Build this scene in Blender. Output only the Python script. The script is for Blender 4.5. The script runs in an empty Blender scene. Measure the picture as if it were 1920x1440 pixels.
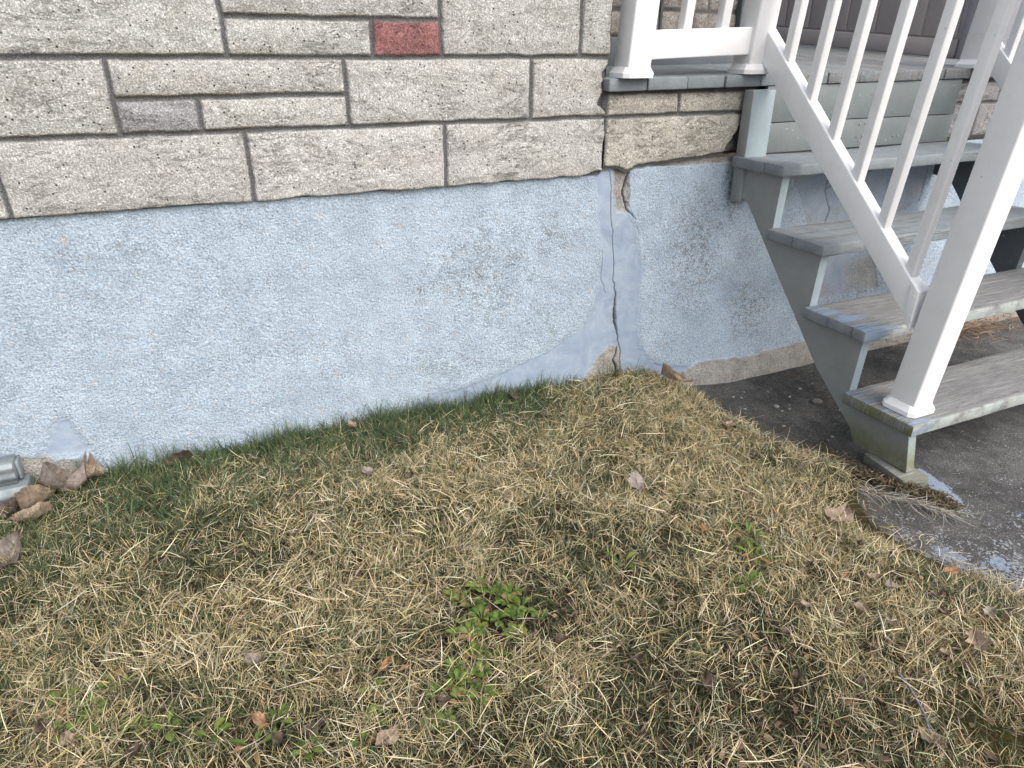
import bpy, bmesh, math, random
import numpy as np
from mathutils import Vector, Matrix

# ------------------------------------------------------------------ camera, world, sun, exposure
SC = bpy.context.scene
COL = SC.collection
cam_d = bpy.data.cameras.new("camera"); cam = bpy.data.objects.new("camera", cam_d); COL.objects.link(cam)
cam_d.sensor_fit = 'HORIZONTAL'; cam_d.sensor_width = 36.0; cam_d.lens = 1287.94 / 1920 * 36.0
cam_d.clip_start = 0.02; cam_d.clip_end = 500
_r = Vector((0.90768595, -0.41964305, 0.0024347)); _u = Vector((0.18069761, 0.39607125, 0.90026437)); _f = Vector((0.378754, 0.81671738, -0.43533681))
cam.matrix_world = Matrix(((_r.x, _u.x, -_f.x, 0.0), (_r.y, _u.y, -_f.y, -2.35), (_r.z, _u.z, -_f.z, 1.37), (0, 0, 0, 1)))
SC.camera = cam

SUN_AZ, SUN_EL = math.radians(158), math.radians(46)      # compass direction from +Y clockwise
world = bpy.data.worlds.new("World"); SC.world = world; world.use_nodes = True
wn = world.node_tree; bg = wn.nodes["Background"]
sky = wn.nodes.new("ShaderNodeTexSky"); sky.sky_type = 'NISHITA'; sky.sun_disc = False
sky.sun_elevation = SUN_EL; sky.sun_rotation = SUN_AZ
sky.air_density = 1.0; sky.dust_density = 4.0; sky.ozone_density = 1.0
hz = wn.nodes.new("ShaderNodeHueSaturation"); hz.inputs["Saturation"].default_value = 0.50      # thin white overcast
wn.links.new(sky.outputs[0], hz.inputs["Color"]); wn.links.new(hz.outputs[0], bg.inputs[0]); bg.inputs[1].default_value = 0.15
sun_d = bpy.data.lights.new("sun", 'SUN'); sun_d.energy = 1.3; sun_d.angle = math.radians(60); sun_d.color = (1.0, 0.955, 0.89)
sun = bpy.data.objects.new("sun", sun_d); COL.objects.link(sun); sun.location = (3, -5, 6)
_sd = Vector((math.sin(SUN_AZ) * math.cos(SUN_EL), math.cos(SUN_AZ) * math.cos(SUN_EL), math.sin(SUN_EL)))
sun.rotation_euler = _sd.to_track_quat('Z', 'Y').to_euler()
SC.view_settings.view_transform = 'Standard'; SC.view_settings.look = 'None'
SC.view_settings.exposure = 0.78; SC.view_settings.gamma = 1.0

random.seed(7)
RNG = np.random.default_rng(11)

# ------------------------------------------------------------------ helpers
_TAB = np.random.default_rng(3).random((8, 256, 256))
def vnoise(x, y, s=0):
    x = np.asarray(x, float); y = np.asarray(y, float)
    xi = np.floor(x).astype(int); yi = np.floor(y).astype(int); fx = x - xi; fy = y - yi
    fx = fx * fx * (3 - 2 * fx); fy = fy * fy * (3 - 2 * fy); T = _TAB[s % 8]
    a = T[xi % 256, yi % 256]; b = T[(xi + 1) % 256, yi % 256]; c = T[xi % 256, (yi + 1) % 256]; d = T[(xi + 1) % 256, (yi + 1) % 256]
    return (a * (1 - fx) + b * fx) * (1 - fy) + (c * (1 - fx) + d * fx) * fy
def fbm(x, y, s=0, o=4):
    v = 0; a = 0.5; t = 0
    for i in range(o):
        v = v + a * vnoise(x * 2 ** i + 17.3 * i, y * 2 ** i + 9.1 * i, s + i); t += a; a *= 0.5
    return v / t
def sstep(x, a, b):
    t = np.clip((x - a) / (b - a), 0, 1); return t * t * (3 - 2 * t)
def inpoly(x, y, P):
    r = np.zeros(x.shape, bool); n = len(P)
    for i in range(n):
        x1, y1 = P[i]; x2, y2 = P[(i + 1) % n]
        if y1 == y2: continue
        c = ((y1 > y) != (y2 > y)) & (x < (x2 - x1) * (y - y1) / (y2 - y1) + x1)
        r ^= c
    return r
def distline(x, y, P, W=None):
    d = np.full(x.shape, 9.0); w = np.zeros(x.shape)
    for i in range(len(P) - 1):
        (x1, y1), (x2, y2) = P[i], P[i + 1]; L = (x2 - x1) ** 2 + (y2 - y1) ** 2
        t = np.clip(((x - x1) * (x2 - x1) + (y - y1) * (y2 - y1)) / L, 0, 1)
        q = np.hypot(x - x1 - t * (x2 - x1), y - y1 - t * (y2 - y1))
        m = q < d; d = np.where(m, q, d)
        if W is not None: w = np.where(m, W[i] * (1 - t) + W[i + 1] * t, w)
    return (d, w) if W is not None else d

def tag(o, label=None, cat=None, group=None, kind=None):
    for k, v in (("label", label), ("category", cat), ("group", group), ("kind", kind)):
        if v: o[k] = v
    return o
def link(name, me, mats, parent=None):
    o = bpy.data.objects.new(name, me); COL.objects.link(o)
    for m in (mats if isinstance(mats, (list, tuple)) else [mats]): me.materials.append(m)
    if parent is not None: o.parent = parent
    return o
def empty(name, loc=(0, 0, 0), rz=0.0):
    o = bpy.data.objects.new(name, None); COL.objects.link(o); o.location = loc; o.rotation_euler = (0, 0, rz)
    o.empty_display_size = 0.1; return o
def npmesh(name, V, F, col=None, smooth=True):
    V = np.asarray(V, np.float32); F = np.asarray(F, np.int32); k = F.shape[1]
    me = bpy.data.meshes.new(name); me.vertices.add(len(V)); me.vertices.foreach_set("co", V.ravel())
    me.loops.add(F.size); me.loops.foreach_set("vertex_index", F.ravel())
    me.polygons.add(len(F)); me.polygons.foreach_set("loop_start", np.arange(0, F.size, k, dtype=np.int32))
    me.polygons.foreach_set("loop_total", np.full(len(F), k, np.int32))
    me.polygons.foreach_set("use_smooth", np.full(len(F), smooth, bool))
    me.update(calc_edges=True)
    if col is not None:
        a = me.color_attributes.new("Col", 'FLOAT_COLOR', 'POINT')
        c = np.ones((len(V), 4), np.float32); c[:, :col.shape[1]] = col; a.data.foreach_set("color", c.ravel())
    return me
def gridmesh(name, xs, zs, fn):
    """fn(X,Z) -> (P[...,3], C[...,4]) on the grid; faces look towards -Y for a wall or +Z for ground"""
    X, Z = np.meshgrid(xs, zs); P, C = fn(X, Z); n, m = X.shape
    i = np.arange(n * m).reshape(n, m)
    F = np.stack([i[:-1, :-1], i[:-1, 1:], i[1:, 1:], i[1:, :-1]], -1).reshape(-1, 4)
    return npmesh(name, P.reshape(-1, 3), F, C.reshape(-1, C.shape[-1]))
def fromlist(bm, name):
    me = bpy.data.meshes.new(name); bm.normal_update(); bm.to_mesh(me); bm.free(); return me
def smooth_by_angle(me, ang=40):
    for p in me.polygons: p.use_smooth = True
    me.set_sharp_from_angle(angle=math.radians(ang))
def hexa(bm, c8, bevel=0.0, seg=2):
    """8 corners: bottom loop 0-3, top loop 4-7"""
    v = [bm.verts.new(c) for c in c8]
    fs = [(3, 2, 1, 0), (4, 5, 6, 7), (0, 1, 5, 4), (1, 2, 6, 5), (2, 3, 7, 6), (3, 0, 4, 7)]
    F = [bm.faces.new([v[i] for i in f]) for f in fs]
    if bevel:
        E = list({e for f in F for e in f.edges})
        bmesh.ops.bevel(bm, geom=E, offset=bevel, segments=seg, profile=0.5, affect='EDGES')
def boxc(x0, x1, y0, y1, z0, z1):
    return [(x0, y0, z0), (x1, y0, z0), (x1, y1, z0), (x0, y1, z0), (x0, y0, z1), (x1, y0, z1), (x1, y1, z1), (x0, y1, z1)]
def part(name, parent, mats, c8s, bevel=0.003, seg=2, xf=None):
    bm = bmesh.new()
    for c in c8s:
        if xf: c = [xf(*p) for p in c]
        hexa(bm, c, bevel, seg)
    me = fromlist(bm, name); smooth_by_angle(me, 50)
    return link(name, me, mats, parent)
def prism(bm, pts, x0, x1, bevel=0.0):
    """outline in (y,z) swept along x"""
    a = [bm.verts.new((x0, y, z)) for y, z in pts]; b = [bm.verts.new((x1, y, z)) for y, z in pts]; n = len(pts)
    F = [bm.faces.new(a), bm.faces.new(b[::-1])]
    for i in range(n): F.append(bm.faces.new([a[(i + 1) % n], a[i], b[i], b[(i + 1) % n]]))
    bmesh.ops.recalc_face_normals(bm, faces=F)
    if bevel:
        E = list({e for f in F for e in f.edges}); bmesh.ops.bevel(bm, geom=E, offset=bevel, segments=2, profile=0.5, affect='EDGES')

# ------------------------------------------------------------------ materials
class G:
    def __init__(s, name):
        s.m = bpy.data.materials.new(name); s.m.use_nodes = True; s.t = s.m.node_tree
        s.b = s.t.nodes["Principled BSDF"]; s.out = s.t.nodes["Material Output"]
        s.co = s.t.nodes.new("ShaderNodeTexCoord").outputs["Object"]
    def n(s, typ, props=None, **inp):
        nd = s.t.nodes.new("ShaderNode" + typ)
        for k, v in (props or {}).items(): setattr(nd, k, v)
        for k, v in inp.items(): s.set(nd.inputs[k], v)
        return nd
    def set(s, sock, v):
        if isinstance(v, bpy.types.NodeSocket): s.t.links.new(v, sock)
        else: sock.default_value = v
    def noise(s, scale, detail=4, rough=0.6, vec=None, dist=0.0):
        return s.n("TexNoise", Vector=vec if vec is not None else s.co, Scale=scale, Detail=detail, Roughness=rough, Distortion=dist).outputs["Fac"]
    def voro(s, scale, feature='F1', vec=None, out="Distance", rand=1.0):
        return s.n("TexVoronoi", {"feature": feature}, Vector=vec if vec is not None else s.co, Scale=scale, Randomness=rand).outputs[out]
    def mapv(s, sc, loc=(0, 0, 0)):
        return s.n("Mapping", Vector=s.co, Scale=sc, Location=loc).outputs[0]
    def ramp(s, fac, stops):
        r = s.n("ValToRGB", Fac=fac); e = r.color_ramp.elements
        while len(e) < len(stops): e.new(0.5)
        for i, (p, c) in enumerate(stops):
            e[i].position = p; e[i].color = (c, c, c, 1) if isinstance(c, (int, float)) else (*c, 1)
        return r.outputs["Color"]
    def mix(s, fac, a, b, mode='MIX'):
        a = (*a, 1) if isinstance(a, tuple) and len(a) == 3 else a; b = (*b, 1) if isinstance(b, tuple) and len(b) == 3 else b
        return s.n("MixRGB", {"blend_type": mode}, Fac=fac, Color1=a, Color2=b).outputs[0]
    def math(s, op, a, b=0.0):
        nd = s.t.nodes.new("ShaderNodeMath"); nd.operation = op; s.set(nd.inputs[0], a); s.set(nd.inputs[1], b); return nd.outputs[0]
    def attr(s, name="Col"): return s.n("Attribute", {"attribute_name": name})
    def sep(s): return s.n("SeparateXYZ", Vector=s.co).outputs
    def bump(s, h, dist, strength=1.0, normal=None):
        nd = s.n("Bump", Height=h, Distance=dist, Strength=strength)
        if normal is not None: s.set(nd.inputs["Normal"], normal)
        return nd.outputs[0]
    def done(s, color=None, rough=None, normal=None, spec=None):
        if color is not None: s.set(s.b.inputs["Base Color"], (*color, 1) if isinstance(color, tuple) else color)
        if rough is not None: s.set(s.b.inputs["Roughness"], rough)
        if normal is not None: s.set(s.b.inputs["Normal"], normal)
        if spec is not None: s.set(s.b.inputs["Specular IOR Level"], spec)
        return s.m

def m_stone():
    g = G("split_face_stone"); a = g.attr(); c = a.outputs["Color"]; al = a.outputs["Alpha"]   # alpha: 1 stone, 0 mortar
    n1 = g.noise(210, 3, 0.75); n2 = g.noise(60, 4, 0.65); n3 = g.noise(9, 4, 0.6)
    sp = g.ramp(n1, [(0.30, 0.36), (0.42, 0.78), (0.53, 1.0), (0.60, 1.45), (0.70, 2.1)])
    col = g.mix(0.95, c, sp, 'MULTIPLY')
    col = g.mix(g.math('MULTIPLY', 0.5, al), col, g.ramp(n2, [(0.32, 0.60), (0.5, 1.0), (0.7, 1.22)]), 'MULTIPLY')
    col = g.mix(0.6, col, g.ramp(n3, [(0.32, (0.80, 0.775, 0.735)), (0.55, (1, 1, 1)), (0.72, (1.07, 1.065, 1.05))]), 'MULTIPLY')
    pit = g.n("TexVoronoi", {"feature": 'F1'}, Vector=g.co, Scale=70, Randomness=1.0)
    big = g.math('GREATER_THAN', g.n("SeparateColor", Color=pit.outputs["Color"]).outputs[0], 0.80)
    pm = g.math('MULTIPLY', g.math('MULTIPLY', g.ramp(pit.outputs["Distance"], [(0.14, 1.0), (0.24, 0.0)]), big), al)
    col = g.mix(pm, col, (0.07, 0.066, 0.06))
    cr = g.noise(1.0, 6, 0.75, vec=g.mapv((8, 8, 22)), dist=0.8)                      # thin ragged fracture lines
    crk = g.math('MULTIPLY', g.ramp(cr, [(0.487, 0.0), (0.497, 1.0), (0.503, 1.0), (0.513, 0.0)]), g.ramp(g.noise(5, 2), [(0.52, 0.0), (0.64, 1.0)]))
    crk = g.math('MULTIPLY', crk, al)
    col = g.mix(g.math('MULTIPLY', crk, 0.45), col, (0.20, 0.16, 0.11))
    h = g.math('ADD', g.math('MULTIPLY', n1, 0.8), g.math('MULTIPLY', n2, 1.0))
    h = g.math('SUBTRACT', h, g.math('ADD', g.math('MULTIPLY', pm, 0.6), g.math('MULTIPLY', crk, 0.7)))
    return g.done(col, 0.88, g.bump(h, 0.006, 0.9), 0.25)

def m_foundation():
    g = G("painted_stucco"); a = g.attr(); s3 = g.n("SeparateColor", Color=a.outputs["Color"]).outputs; al = a.outputs["Alpha"]
    smooth, bare, wear = s3[0], s3[1], s3[2]                  # alpha = crack
    gr = g.noise(185, 3, 0.78); gr2 = g.voro(150, 'SMOOTH_F1'); lo = g.noise(7, 5, 0.65); mid = g.noise(36, 4, 0.7)
    rough_c = g.ramp(gr, [(0.33, (0.21, 0.255, 0.305)), (0.425, (0.36, 0.44, 0.525)), (0.55, (0.42, 0.505, 0.60)), (0.66, (0.60, 0.675, 0.755))])
    rough_c = g.mix(0.75, rough_c, g.ramp(lo, [(0.33, (0.76, 0.775, 0.80)), (0.62, (1.05, 1.05, 1.04))]), 'MULTIPLY')
    # worn blotches: paint lost from grain tops shows grey render, some peach
    wm = g.math('MULTIPLY', g.ramp(g.math('ADD', g.math('MULTIPLY', gr, 0.62), g.math('MULTIPLY', mid, 0.38)), [(0.455, 1.0), (0.50, 0.0)]), g.ramp(g.math('ADD', wear, g.math('MULTIPLY', g.math('SUBTRACT', g.noise(13, 4, 0.7), 0.5), 1.1)), [(0.12, 0.0), (0.75, 1.0)]))
    rough_c = g.mix(g.math('MULTIPLY', wm, 0.92), rough_c, g.mix(g.ramp(g.noise(23, 2), [(0.5, 0.0), (0.7, 1.0)]), (0.17, 0.182, 0.192), (0.27, 0.255, 0.24)))
    pm = g.math('MULTIPLY', g.ramp(g.noise(30, 3, 0.6, vec=g.mapv((1, 1, 1.6), (3, 1, 7))), [(0.64, 0.0), (0.70, 1.0)]), g.ramp(gr, [(0.42, 0.0), (0.52, 1.0)]))
    rough_c = g.mix(g.math('MULTIPLY', pm, 0.75), rough_c, (0.50, 0.42, 0.36))
    sm_c = g.ramp(g.noise(11, 5, 0.65, dist=0.6), [(0.3, (0.225, 0.285, 0.375)), (0.5, (0.275, 0.34, 0.43)), (0.7, (0.34, 0.40, 0.475))])
    scr = g.noise(40, 4, 0.7, vec=g.mapv((0.4, 1, 3.0)))
    sm_c = g.mix(g.ramp(scr, [(0.60, 0.0), (0.68, 0.45)]), sm_c, (0.46, 0.46, 0.46))
    ba_c = g.ramp(g.noise(130, 5, 0.75), [(0.33, (0.17, 0.16, 0.145)), (0.46, (0.36, 0.347, 0.328)), (0.62, (0.45, 0.437, 0.415)), (0.75, (0.62, 0.60, 0.565))])
    ba_c = g.mix(0.8, ba_c, g.ramp(g.noise(14, 4), [(0.35, (0.70, 0.685, 0.665)), (0.65, (1.05, 1.045, 1.03))]), 'MULTIPLY')
    c = g.mix(smooth, rough_c, sm_c); c = g.mix(bare, c, ba_c); c = g.mix(g.math('MULTIPLY', al, 0.92), c, g.ramp(g.noise(240, 2), [(0.4, (0.03, 0.028, 0.025)), (0.65, (0.16, 0.145, 0.125))]))
    sh = g.math('SUBTRACT', 1.0, g.math('MULTIPLY', smooth, 0.93))
    h = g.math('MULTIPLY', g.math('ADD', g.math('MULTIPLY', gr, 1.2), g.math('MULTIPLY', gr2, -0.7)), sh)
    h = g.math('ADD', h, g.math('MULTIPLY', g.noise(45, 4), 0.22))
    return g.done(c, g.mix(smooth, (0.85,) * 3, (0.6,) * 3), g.bump(h, 0.006, 0.8), 0.25)

def m_wood(name, paint, paintcol=(0.205, 0.228, 0.244), axis=0, leftpatch=False, algae=0.0):
    """weathered grey board, grain along local axis; paint = share of paint still on it"""
    g = G(name); sc = [62, 62, 62]; sc[axis] = 3.6; v = g.mapv(tuple(sc)); sc2 = [7, 7, 7]; sc2[axis] = 0.9
    gr = g.noise(3.2, 6, 0.72, vec=v, dist=0.25); br = g.noise(1.0, 4, 0.6, vec=g.mapv(tuple(sc2), (4, 2, 1)))
    wood = g.ramp(gr, [(0.26, (0.075, 0.074, 0.073)), (0.40, (0.162, 0.162, 0.162)), (0.55, (0.222, 0.224, 0.226)), (0.74, (0.345, 0.347, 0.348))])
    wood = g.mix(0.75, wood, g.ramp(br, [(0.3, (0.64, 0.63, 0.625)), (0.6, (1.05, 1.045, 1.04))]), 'MULTIPLY')
    pn = g.noise(2.0, 7, 0.72, vec=g.mapv(tuple(x * 0.22 for x in sc), (1, 5, 3))); pn = g.math('ADD', g.math('MULTIPLY', pn, 0.75), g.math('MULTIPLY', gr, 0.25))
    sl = [110, 110, 110]; sl[axis] = 2.2; sv = g.noise(1.0, 3, 0.6, vec=g.mapv(tuple(sl), (7, 3, 5)), dist=0.3)
    spl = g.math('MULTIPLY', g.ramp(sv, [(0.485, 0.0), (0.496, 1.0), (0.504, 1.0), (0.515, 0.0)]), g.ramp(br, [(0.42, 0.0), (0.55, 1.0)]))
    wood = g.mix(g.math('MULTIPLY', spl, 0.75), wood, (0.04, 0.037, 0.034))
    wood = g.mix(g.ramp(sv, [(0.62, 0.0), (0.70, 0.5)]), wood, (0.45, 0.44, 0.42))
    x, y, z = g.sep()
    t = 0.5 + (0.5 - paint) * 0.42
    mval = g.math('SUBTRACT', pn, t)
    if leftpatch:
        mval = g.math('ADD', mval, g.math('MULTIPLY', g.ramp(x, [(0.07, 1.0), (0.20, 0.0)]), 0.13))
    mk = g.ramp(g.math('ADD', g.math('MULTIPLY', mval, 9.0), 0.5), [(0.42, 0.0), (0.58, 1.0)])
    pc = g.mix(0.7, paintcol, g.ramp(g.noise(16, 5, 0.7), [(0.3, (0.74, 0.76, 0.78)), (0.62, (1.1, 1.1, 1.09))]), 'MULTIPLY')
    pc = g.mix(g.ramp(g.noise(95, 3, 0.7), [(0.27, 0.75), (0.34, 0.0)]), pc, (0.05, 0.05, 0.05))
    if leftpatch: pc = g.mix(g.ramp(x, [(0.02, 1.0), (0.22, 0.0)]), pc, (0.20, 0.27, 0.36))
    if leftpatch:                                             # pale old paint clinging to the front nosing
        fm = g.math('MULTIPLY', g.ramp(g.math('ADD', y, g.math('MULTIPLY', g.math('SUBTRACT', gr, 0.5), 0.05)), [(0.000, 1.0), (0.012, 0.0)]), g.ramp(g.noise(9, 5, 0.7), [(0.40, 0.0), (0.55, 0.9)]))
        wood = g.mix(fm, wood, g.mix(g.noise(12, 3), (0.42, 0.42, 0.36), (0.33, 0.39, 0.42)))
    c = g.mix(mk, wood, pc)
    if algae:
        am = g.math('MULTIPLY', g.ramp(g.noise(11, 5, 0.7), [(0.40, 0.0), (0.60, 1.0)]), algae)
        c = g.mix(am, c, (0.13, 0.14, 0.045))
    h = g.math('ADD', g.math('MULTIPLY', gr, 1.0), g.math('MULTIPLY', mk, 0.5))
    return g.done(c, 0.75, g.bump(h, 0.0025, 0.8), 0.3)

def m_paint(name, col, rough=0.5, algae=None, streak=0.35):
    g = G(name); n = g.noise(9, 5, 0.65); f = g.noise(70, 3, 0.6); x, y, z = g.sep()
    c = g.mix(streak, col, g.ramp(n, [(0.3, (0.68, 0.7, 0.7)), (0.65, (1.18, 1.17, 1.15))]), 'MULTIPLY')
    c = g.mix(g.ramp(g.noise(45, 3, 0.7, vec=g.mapv((1, 1, 1), (5, 5, 5))), [(0.685, 0.0), (0.70, 0.8)]), c, (0.36, 0.38, 0.39))
    c = g.mix(g.ramp(g.noise(1.0, 5, 0.7, vec=g.mapv((30, 6, 60), (2, 9, 4))), [(0.28, 0.55), (0.36, 0.0)]), c, tuple(k * 0.45 for k in col))
    if algae:
        z0, z1 = algae
        hm = g.ramp(g.math('ADD', z, g.math('MULTIPLY', g.math('SUBTRACT', g.noise(10, 5, 0.7), 0.5), 0.14)), [(z0, 1.0), (z1, 0.0)])
        al = g.ramp(g.noise(26, 5, 0.7), [(0.3, (0.22, 0.21, 0.15)), (0.55, (0.13, 0.135, 0.06)), (0.75, (0.27, 0.27, 0.22))])
        c = g.mix(g.math('MULTIPLY', hm, 0.85), c, al)
    return g.done(c, rough, g.bump(g.math('ADD', g.math('MULTIPLY', f, 0.4), n), 0.002, 0.6), 0.35)

def m_vinyl():
    g = G("white_vinyl"); n = g.noise(5, 4, 0.6); st = g.noise(3, 4, 0.6, vec=g.mapv((22, 22, 1.5)))
    c = g.mix(0.8, (0.83, 0.83, 0.838), g.ramp(n, [(0.3, (0.93, 0.925, 0.91)), (0.6, (1.0, 1.0, 1.0))]), 'MULTIPLY')
    c = g.mix(g.ramp(st, [(0.62, 0.0), (0.8, 0.22)]), c, (0.60, 0.59, 0.56))
    c = g.mix(g.ramp(g.noise(60, 3, 0.7), [(0.70, 0.0), (0.73, 0.6)]), c, (0.35, 0.33, 0.29))
    c = g.mix(g.ramp(g.noise(7, 5, 0.75, dist=0.8), [(0.56, 0.0), (0.75, 0.35)]), c, (0.62, 0.59, 0.50))
    return g.done(c, 0.38, g.bump(st, 0.0006, 0.4), 0.45)

def m_asphalt():
    g = G("old_asphalt"); x, y, z = g.sep()
    n = g.noise(210, 4, 0.8); m = g.noise(24, 5, 0.7); lo = g.noise(3.2, 4, 0.6)
    c = g.ramp(n, [(0.30, (0.020, 0.020, 0.021)), (0.46, (0.060, 0.060, 0.062)), (0.58, (0.105, 0.105, 0.105)), (0.645, (0.24, 0.235, 0.225)), (0.70, (0.46, 0.44, 0.41))])
    c = g.mix(0.8, c, g.ramp(g.math('ADD', g.math('MULTIPLY', lo, 0.6), g.math('MULTIPLY', g.noise(11, 5, 0.7), 0.4)), [(0.38, (0.45, 0.445, 0.44)), (0.48, (0.9, 0.89, 0.88)), (0.60, (1.75, 1.72, 1.69))]), 'MULTIPLY')
    c = g.mix(g.math('MULTIPLY', g.ramp(m, [(0.50, 0.0), (0.66, 1.0)]), 0.5), c, (0.145, 0.14, 0.13))
    edge = g.ramp(y, [(-1.65, 1.0), (-0.95, 0.0)])           # never-swept lower end: paint flecks and grit
    e2 = g.attr().outputs["Color"]; sp = g.n("SeparateColor", Color=e2).outputs
    fk = g.math('ADD', g.math('MULTIPLY', g.noise(105, 4, 0.75), 0.75), g.math('MULTIPLY', g.noise(16, 3, 0.6, vec=g.mapv((1, 1, 1), (3, 8, 2))), 0.35))
    th = g.ramp(g.math('ADD', fk, g.math('MULTIPLY', sp[0], 0.12)), [(0.655, 0.0), (0.685, 1.0)])
    c = g.mix(g.math('MULTIPLY', th, 0.85), c, g.mix(g.noise(40, 2), (0.30, 0.34, 0.40), (0.46, 0.45, 0.43)))
    sp_m = g.ramp(g.math('ADD', sp[1], g.math('MULTIPLY', g.math('SUBTRACT', g.noise(38, 5, 0.78), 0.5), 2.0)), [(0.50, 0.0), (0.56, 1.0)])
    c = g.mix(g.math('MULTIPLY', sp_m, 0.92), c, g.ramp(n, [(0.35, (0.20, 0.26, 0.36)), (0.6, (0.33, 0.39, 0.50))]))
    c = g.mix(g.math('MULTIPLY', sp[2], g.ramp(m, [(0.35, 0.0), (0.6, 0.9)])), c, g.ramp(g.noise(90, 4), [(0.35, (0.03, 0.028, 0.02)), (0.65, (0.10, 0.095, 0.055))]))
    h = g.math('ADD', n, g.math('MULTIPLY', m, 1.4))
    return g.done(c, 0.86, g.bump(h, 0.006, 0.9), 0.3)

def m_soil():
    g = G("lawn_soil"); c = g.ramp(g.noise(60, 6, 0.75), [(0.3, (0.012, 0.009, 0.006)), (0.5, (0.035, 0.025, 0.016)), (0.7, (0.08, 0.058, 0.036))])
    ms = g.attr().outputs["Color"]; mm = g.n("SeparateColor", Color=ms).outputs[0]
    c = g.mix(g.math('MULTIPLY', mm, g.ramp(g.noise(45, 5, 0.7), [(0.4, 0.2), (0.6, 1.0)])), c, g.ramp(g.noise(220, 3), [(0.35, (0.035, 0.030, 0.006)), (0.65, (0.11, 0.095, 0.018))]))
    return g.done(c, 0.95, g.bump(g.noise(110, 6, 0.75), 0.012, 1.0), 0.15)

def m_blade(name, trans=0.28, rough=0.6):
    g = G(name); a = g.attr().outputs["Color"]; g.done(a, rough, None, 0.25)
    tr = g.n("BsdfTranslucent", Color=a); mx = g.n("MixShader", Fac=trans)
    g.t.links.new(g.b.outputs[0], mx.inputs[1]); g.t.links.new(tr.outputs[0], mx.inputs[2]); g.t.links.new(mx.outputs[0], g.out.inputs[0])
    return g.m
def m_leaf(name, ca, cb, cc):
    g = G(name); n = g.noise(40, 5, 0.7); c = g.ramp(n, [(0.3, ca), (0.52, cb), (0.72, cc)])
    c = g.mix(g.ramp(g.noise(160, 3), [(0.28, 0.7), (0.38, 0.0)]), c, tuple(k * 0.35 for k in ca))
    x, y, z = g.sep(); ay = g.math('ABSOLUTE', y); rib = g.ramp(ay, [(0.0006, 1.0), (0.0016, 0.0)])
    vn = g.math('SINE', g.math('ADD', g.math('MULTIPLY', x, 420.0), g.math('MULTIPLY', ay, -420.0)))
    rib = g.math('MAXIMUM', rib, g.math('MULTIPLY', g.ramp(vn, [(0.86, 0.0), (0.97, 1.0)]), 0.45))
    c = g.mix(g.math('MULTIPLY', rib, 0.5), c, tuple(k * 0.45 for k in cb))
    g.done(c, 0.7, g.bump(g.math('SUBTRACT', n, rib), 0.003, 0.7), 0.25)
    tr = g.n("BsdfTranslucent", Color=c); mx = g.n("MixShader", Fac=0.2)
    g.t.links.new(g.b.outputs[0], mx.inputs[1]); g.t.links.new(tr.outputs[0], mx.inputs[2]); g.t.links.new(mx.outputs[0], g.out.inputs[0])
    return g.m
def m_metal():
    g = G("galvanized_steel"); c = g.ramp(g.noise(22, 4, 0.6), [(0.3, (0.15, 0.175, 0.19)), (0.7, (0.27, 0.30, 0.315))])
    g.b.inputs["Metallic"].default_value = 0.35; return g.done(c, 0.6, g.bump(g.noise(30, 3), 0.001, 0.5))
def m_rock(name, a, b):
    g = G(name); return g.done(g.ramp(g.noise(120, 5, 0.7), [(0.35, a), (0.65, b)]), 0.85, g.bump(g.noise(150, 4), 0.003, 0.8), 0.3)

MS = {"stone": m_stone(), "found": m_foundation(), "vinyl": m_vinyl(), "asphalt": m_asphalt(), "soil": m_soil(),
      "blade": m_blade("grass_blade"), "weed": m_blade("weed_leaf", 0.25, 0.45), "metal": m_metal(),
      "trim": m_paint("grey_trim_paint", (0.115, 0.13, 0.145)), "string": m_paint("grey_stringer_paint", (0.25, 0.262, 0.262), 0.45, algae=(0.07, 0.17)),
      "stringdark": m_paint("dark_stringer_paint", (0.10, 0.11, 0.12), 0.5),
      "riser": m_paint("greenish_grey_paint", (0.165, 0.185, 0.188), 0.5), "panel": m_paint("taupe_door_paint", (0.46, 0.42, 0.41), 0.5, streak=0.2),
      "siding": m_paint("lavender_grey_siding", (0.30, 0.30, 0.33), 0.55, streak=0.2), "lit_face": m_paint("lit_stringer_paint", (0.30, 0.36, 0.385), 0.45, algae=(0.07, 0.19)),  # brighter copy of the stringer paint for faces that catch the light
      "chip": m_rock("grey_chip", (0.07, 0.068, 0.064), (0.20, 0.195, 0.185)), "pebble": m_rock("pale_pebble", (0.20, 0.19, 0.175), (0.42, 0.40, 0.37)), "shim": m_wood("old_shim_wood", 0.05, algae=0.5)}

# ------------------------------------------------------------------ ground
def edge_x(y):      # right-hand edge of the lawn (left-hand edge of the asphalt)
    pts = np.array([(0.4, 1.80), (-0.05, 1.80), (-0.26, 1.86), (-0.42, 1.83), (-0.60, 1.855), (-0.75, 1.87), (-0.90, 1.94), (-1.0, 1.955), (-1.10, 1.87), (-1.2, 1.81), (-1.32, 1.81), (-1.44, 1.84), (-1.6, 1.90), (-2.4, 1.95), (-6, 1.95)])[::-1]
    return np.interp(y, pts[:, 0], pts[:, 1])
def lawn_z(x, y):
    z = 0.088 - 0.022 * np.clip((x + 0.3) / 1.6, 0, 1.2) + 0.022 * (fbm(x * 2.1, y * 2.1, 1, 3) - 0.5) + 0.018 * (fbm(x * 8, y * 8, 2, 2) - 0.5)
    z = z - 0.014 * np.exp(-(np.clip(-y, 0, 9) / 0.25) ** 2) * (1 - sstep(x, 1.2, 1.5))
    d = edge_x(y) - x
    z = z - 0.055 * sstep(-y, 1.02, 1.2) * sstep(d, 0.24, 0.03)
    return z * sstep(d, -0.02, 0.09) - 0.05 * (1 - sstep(d, -0.09, 0.01))
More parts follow.
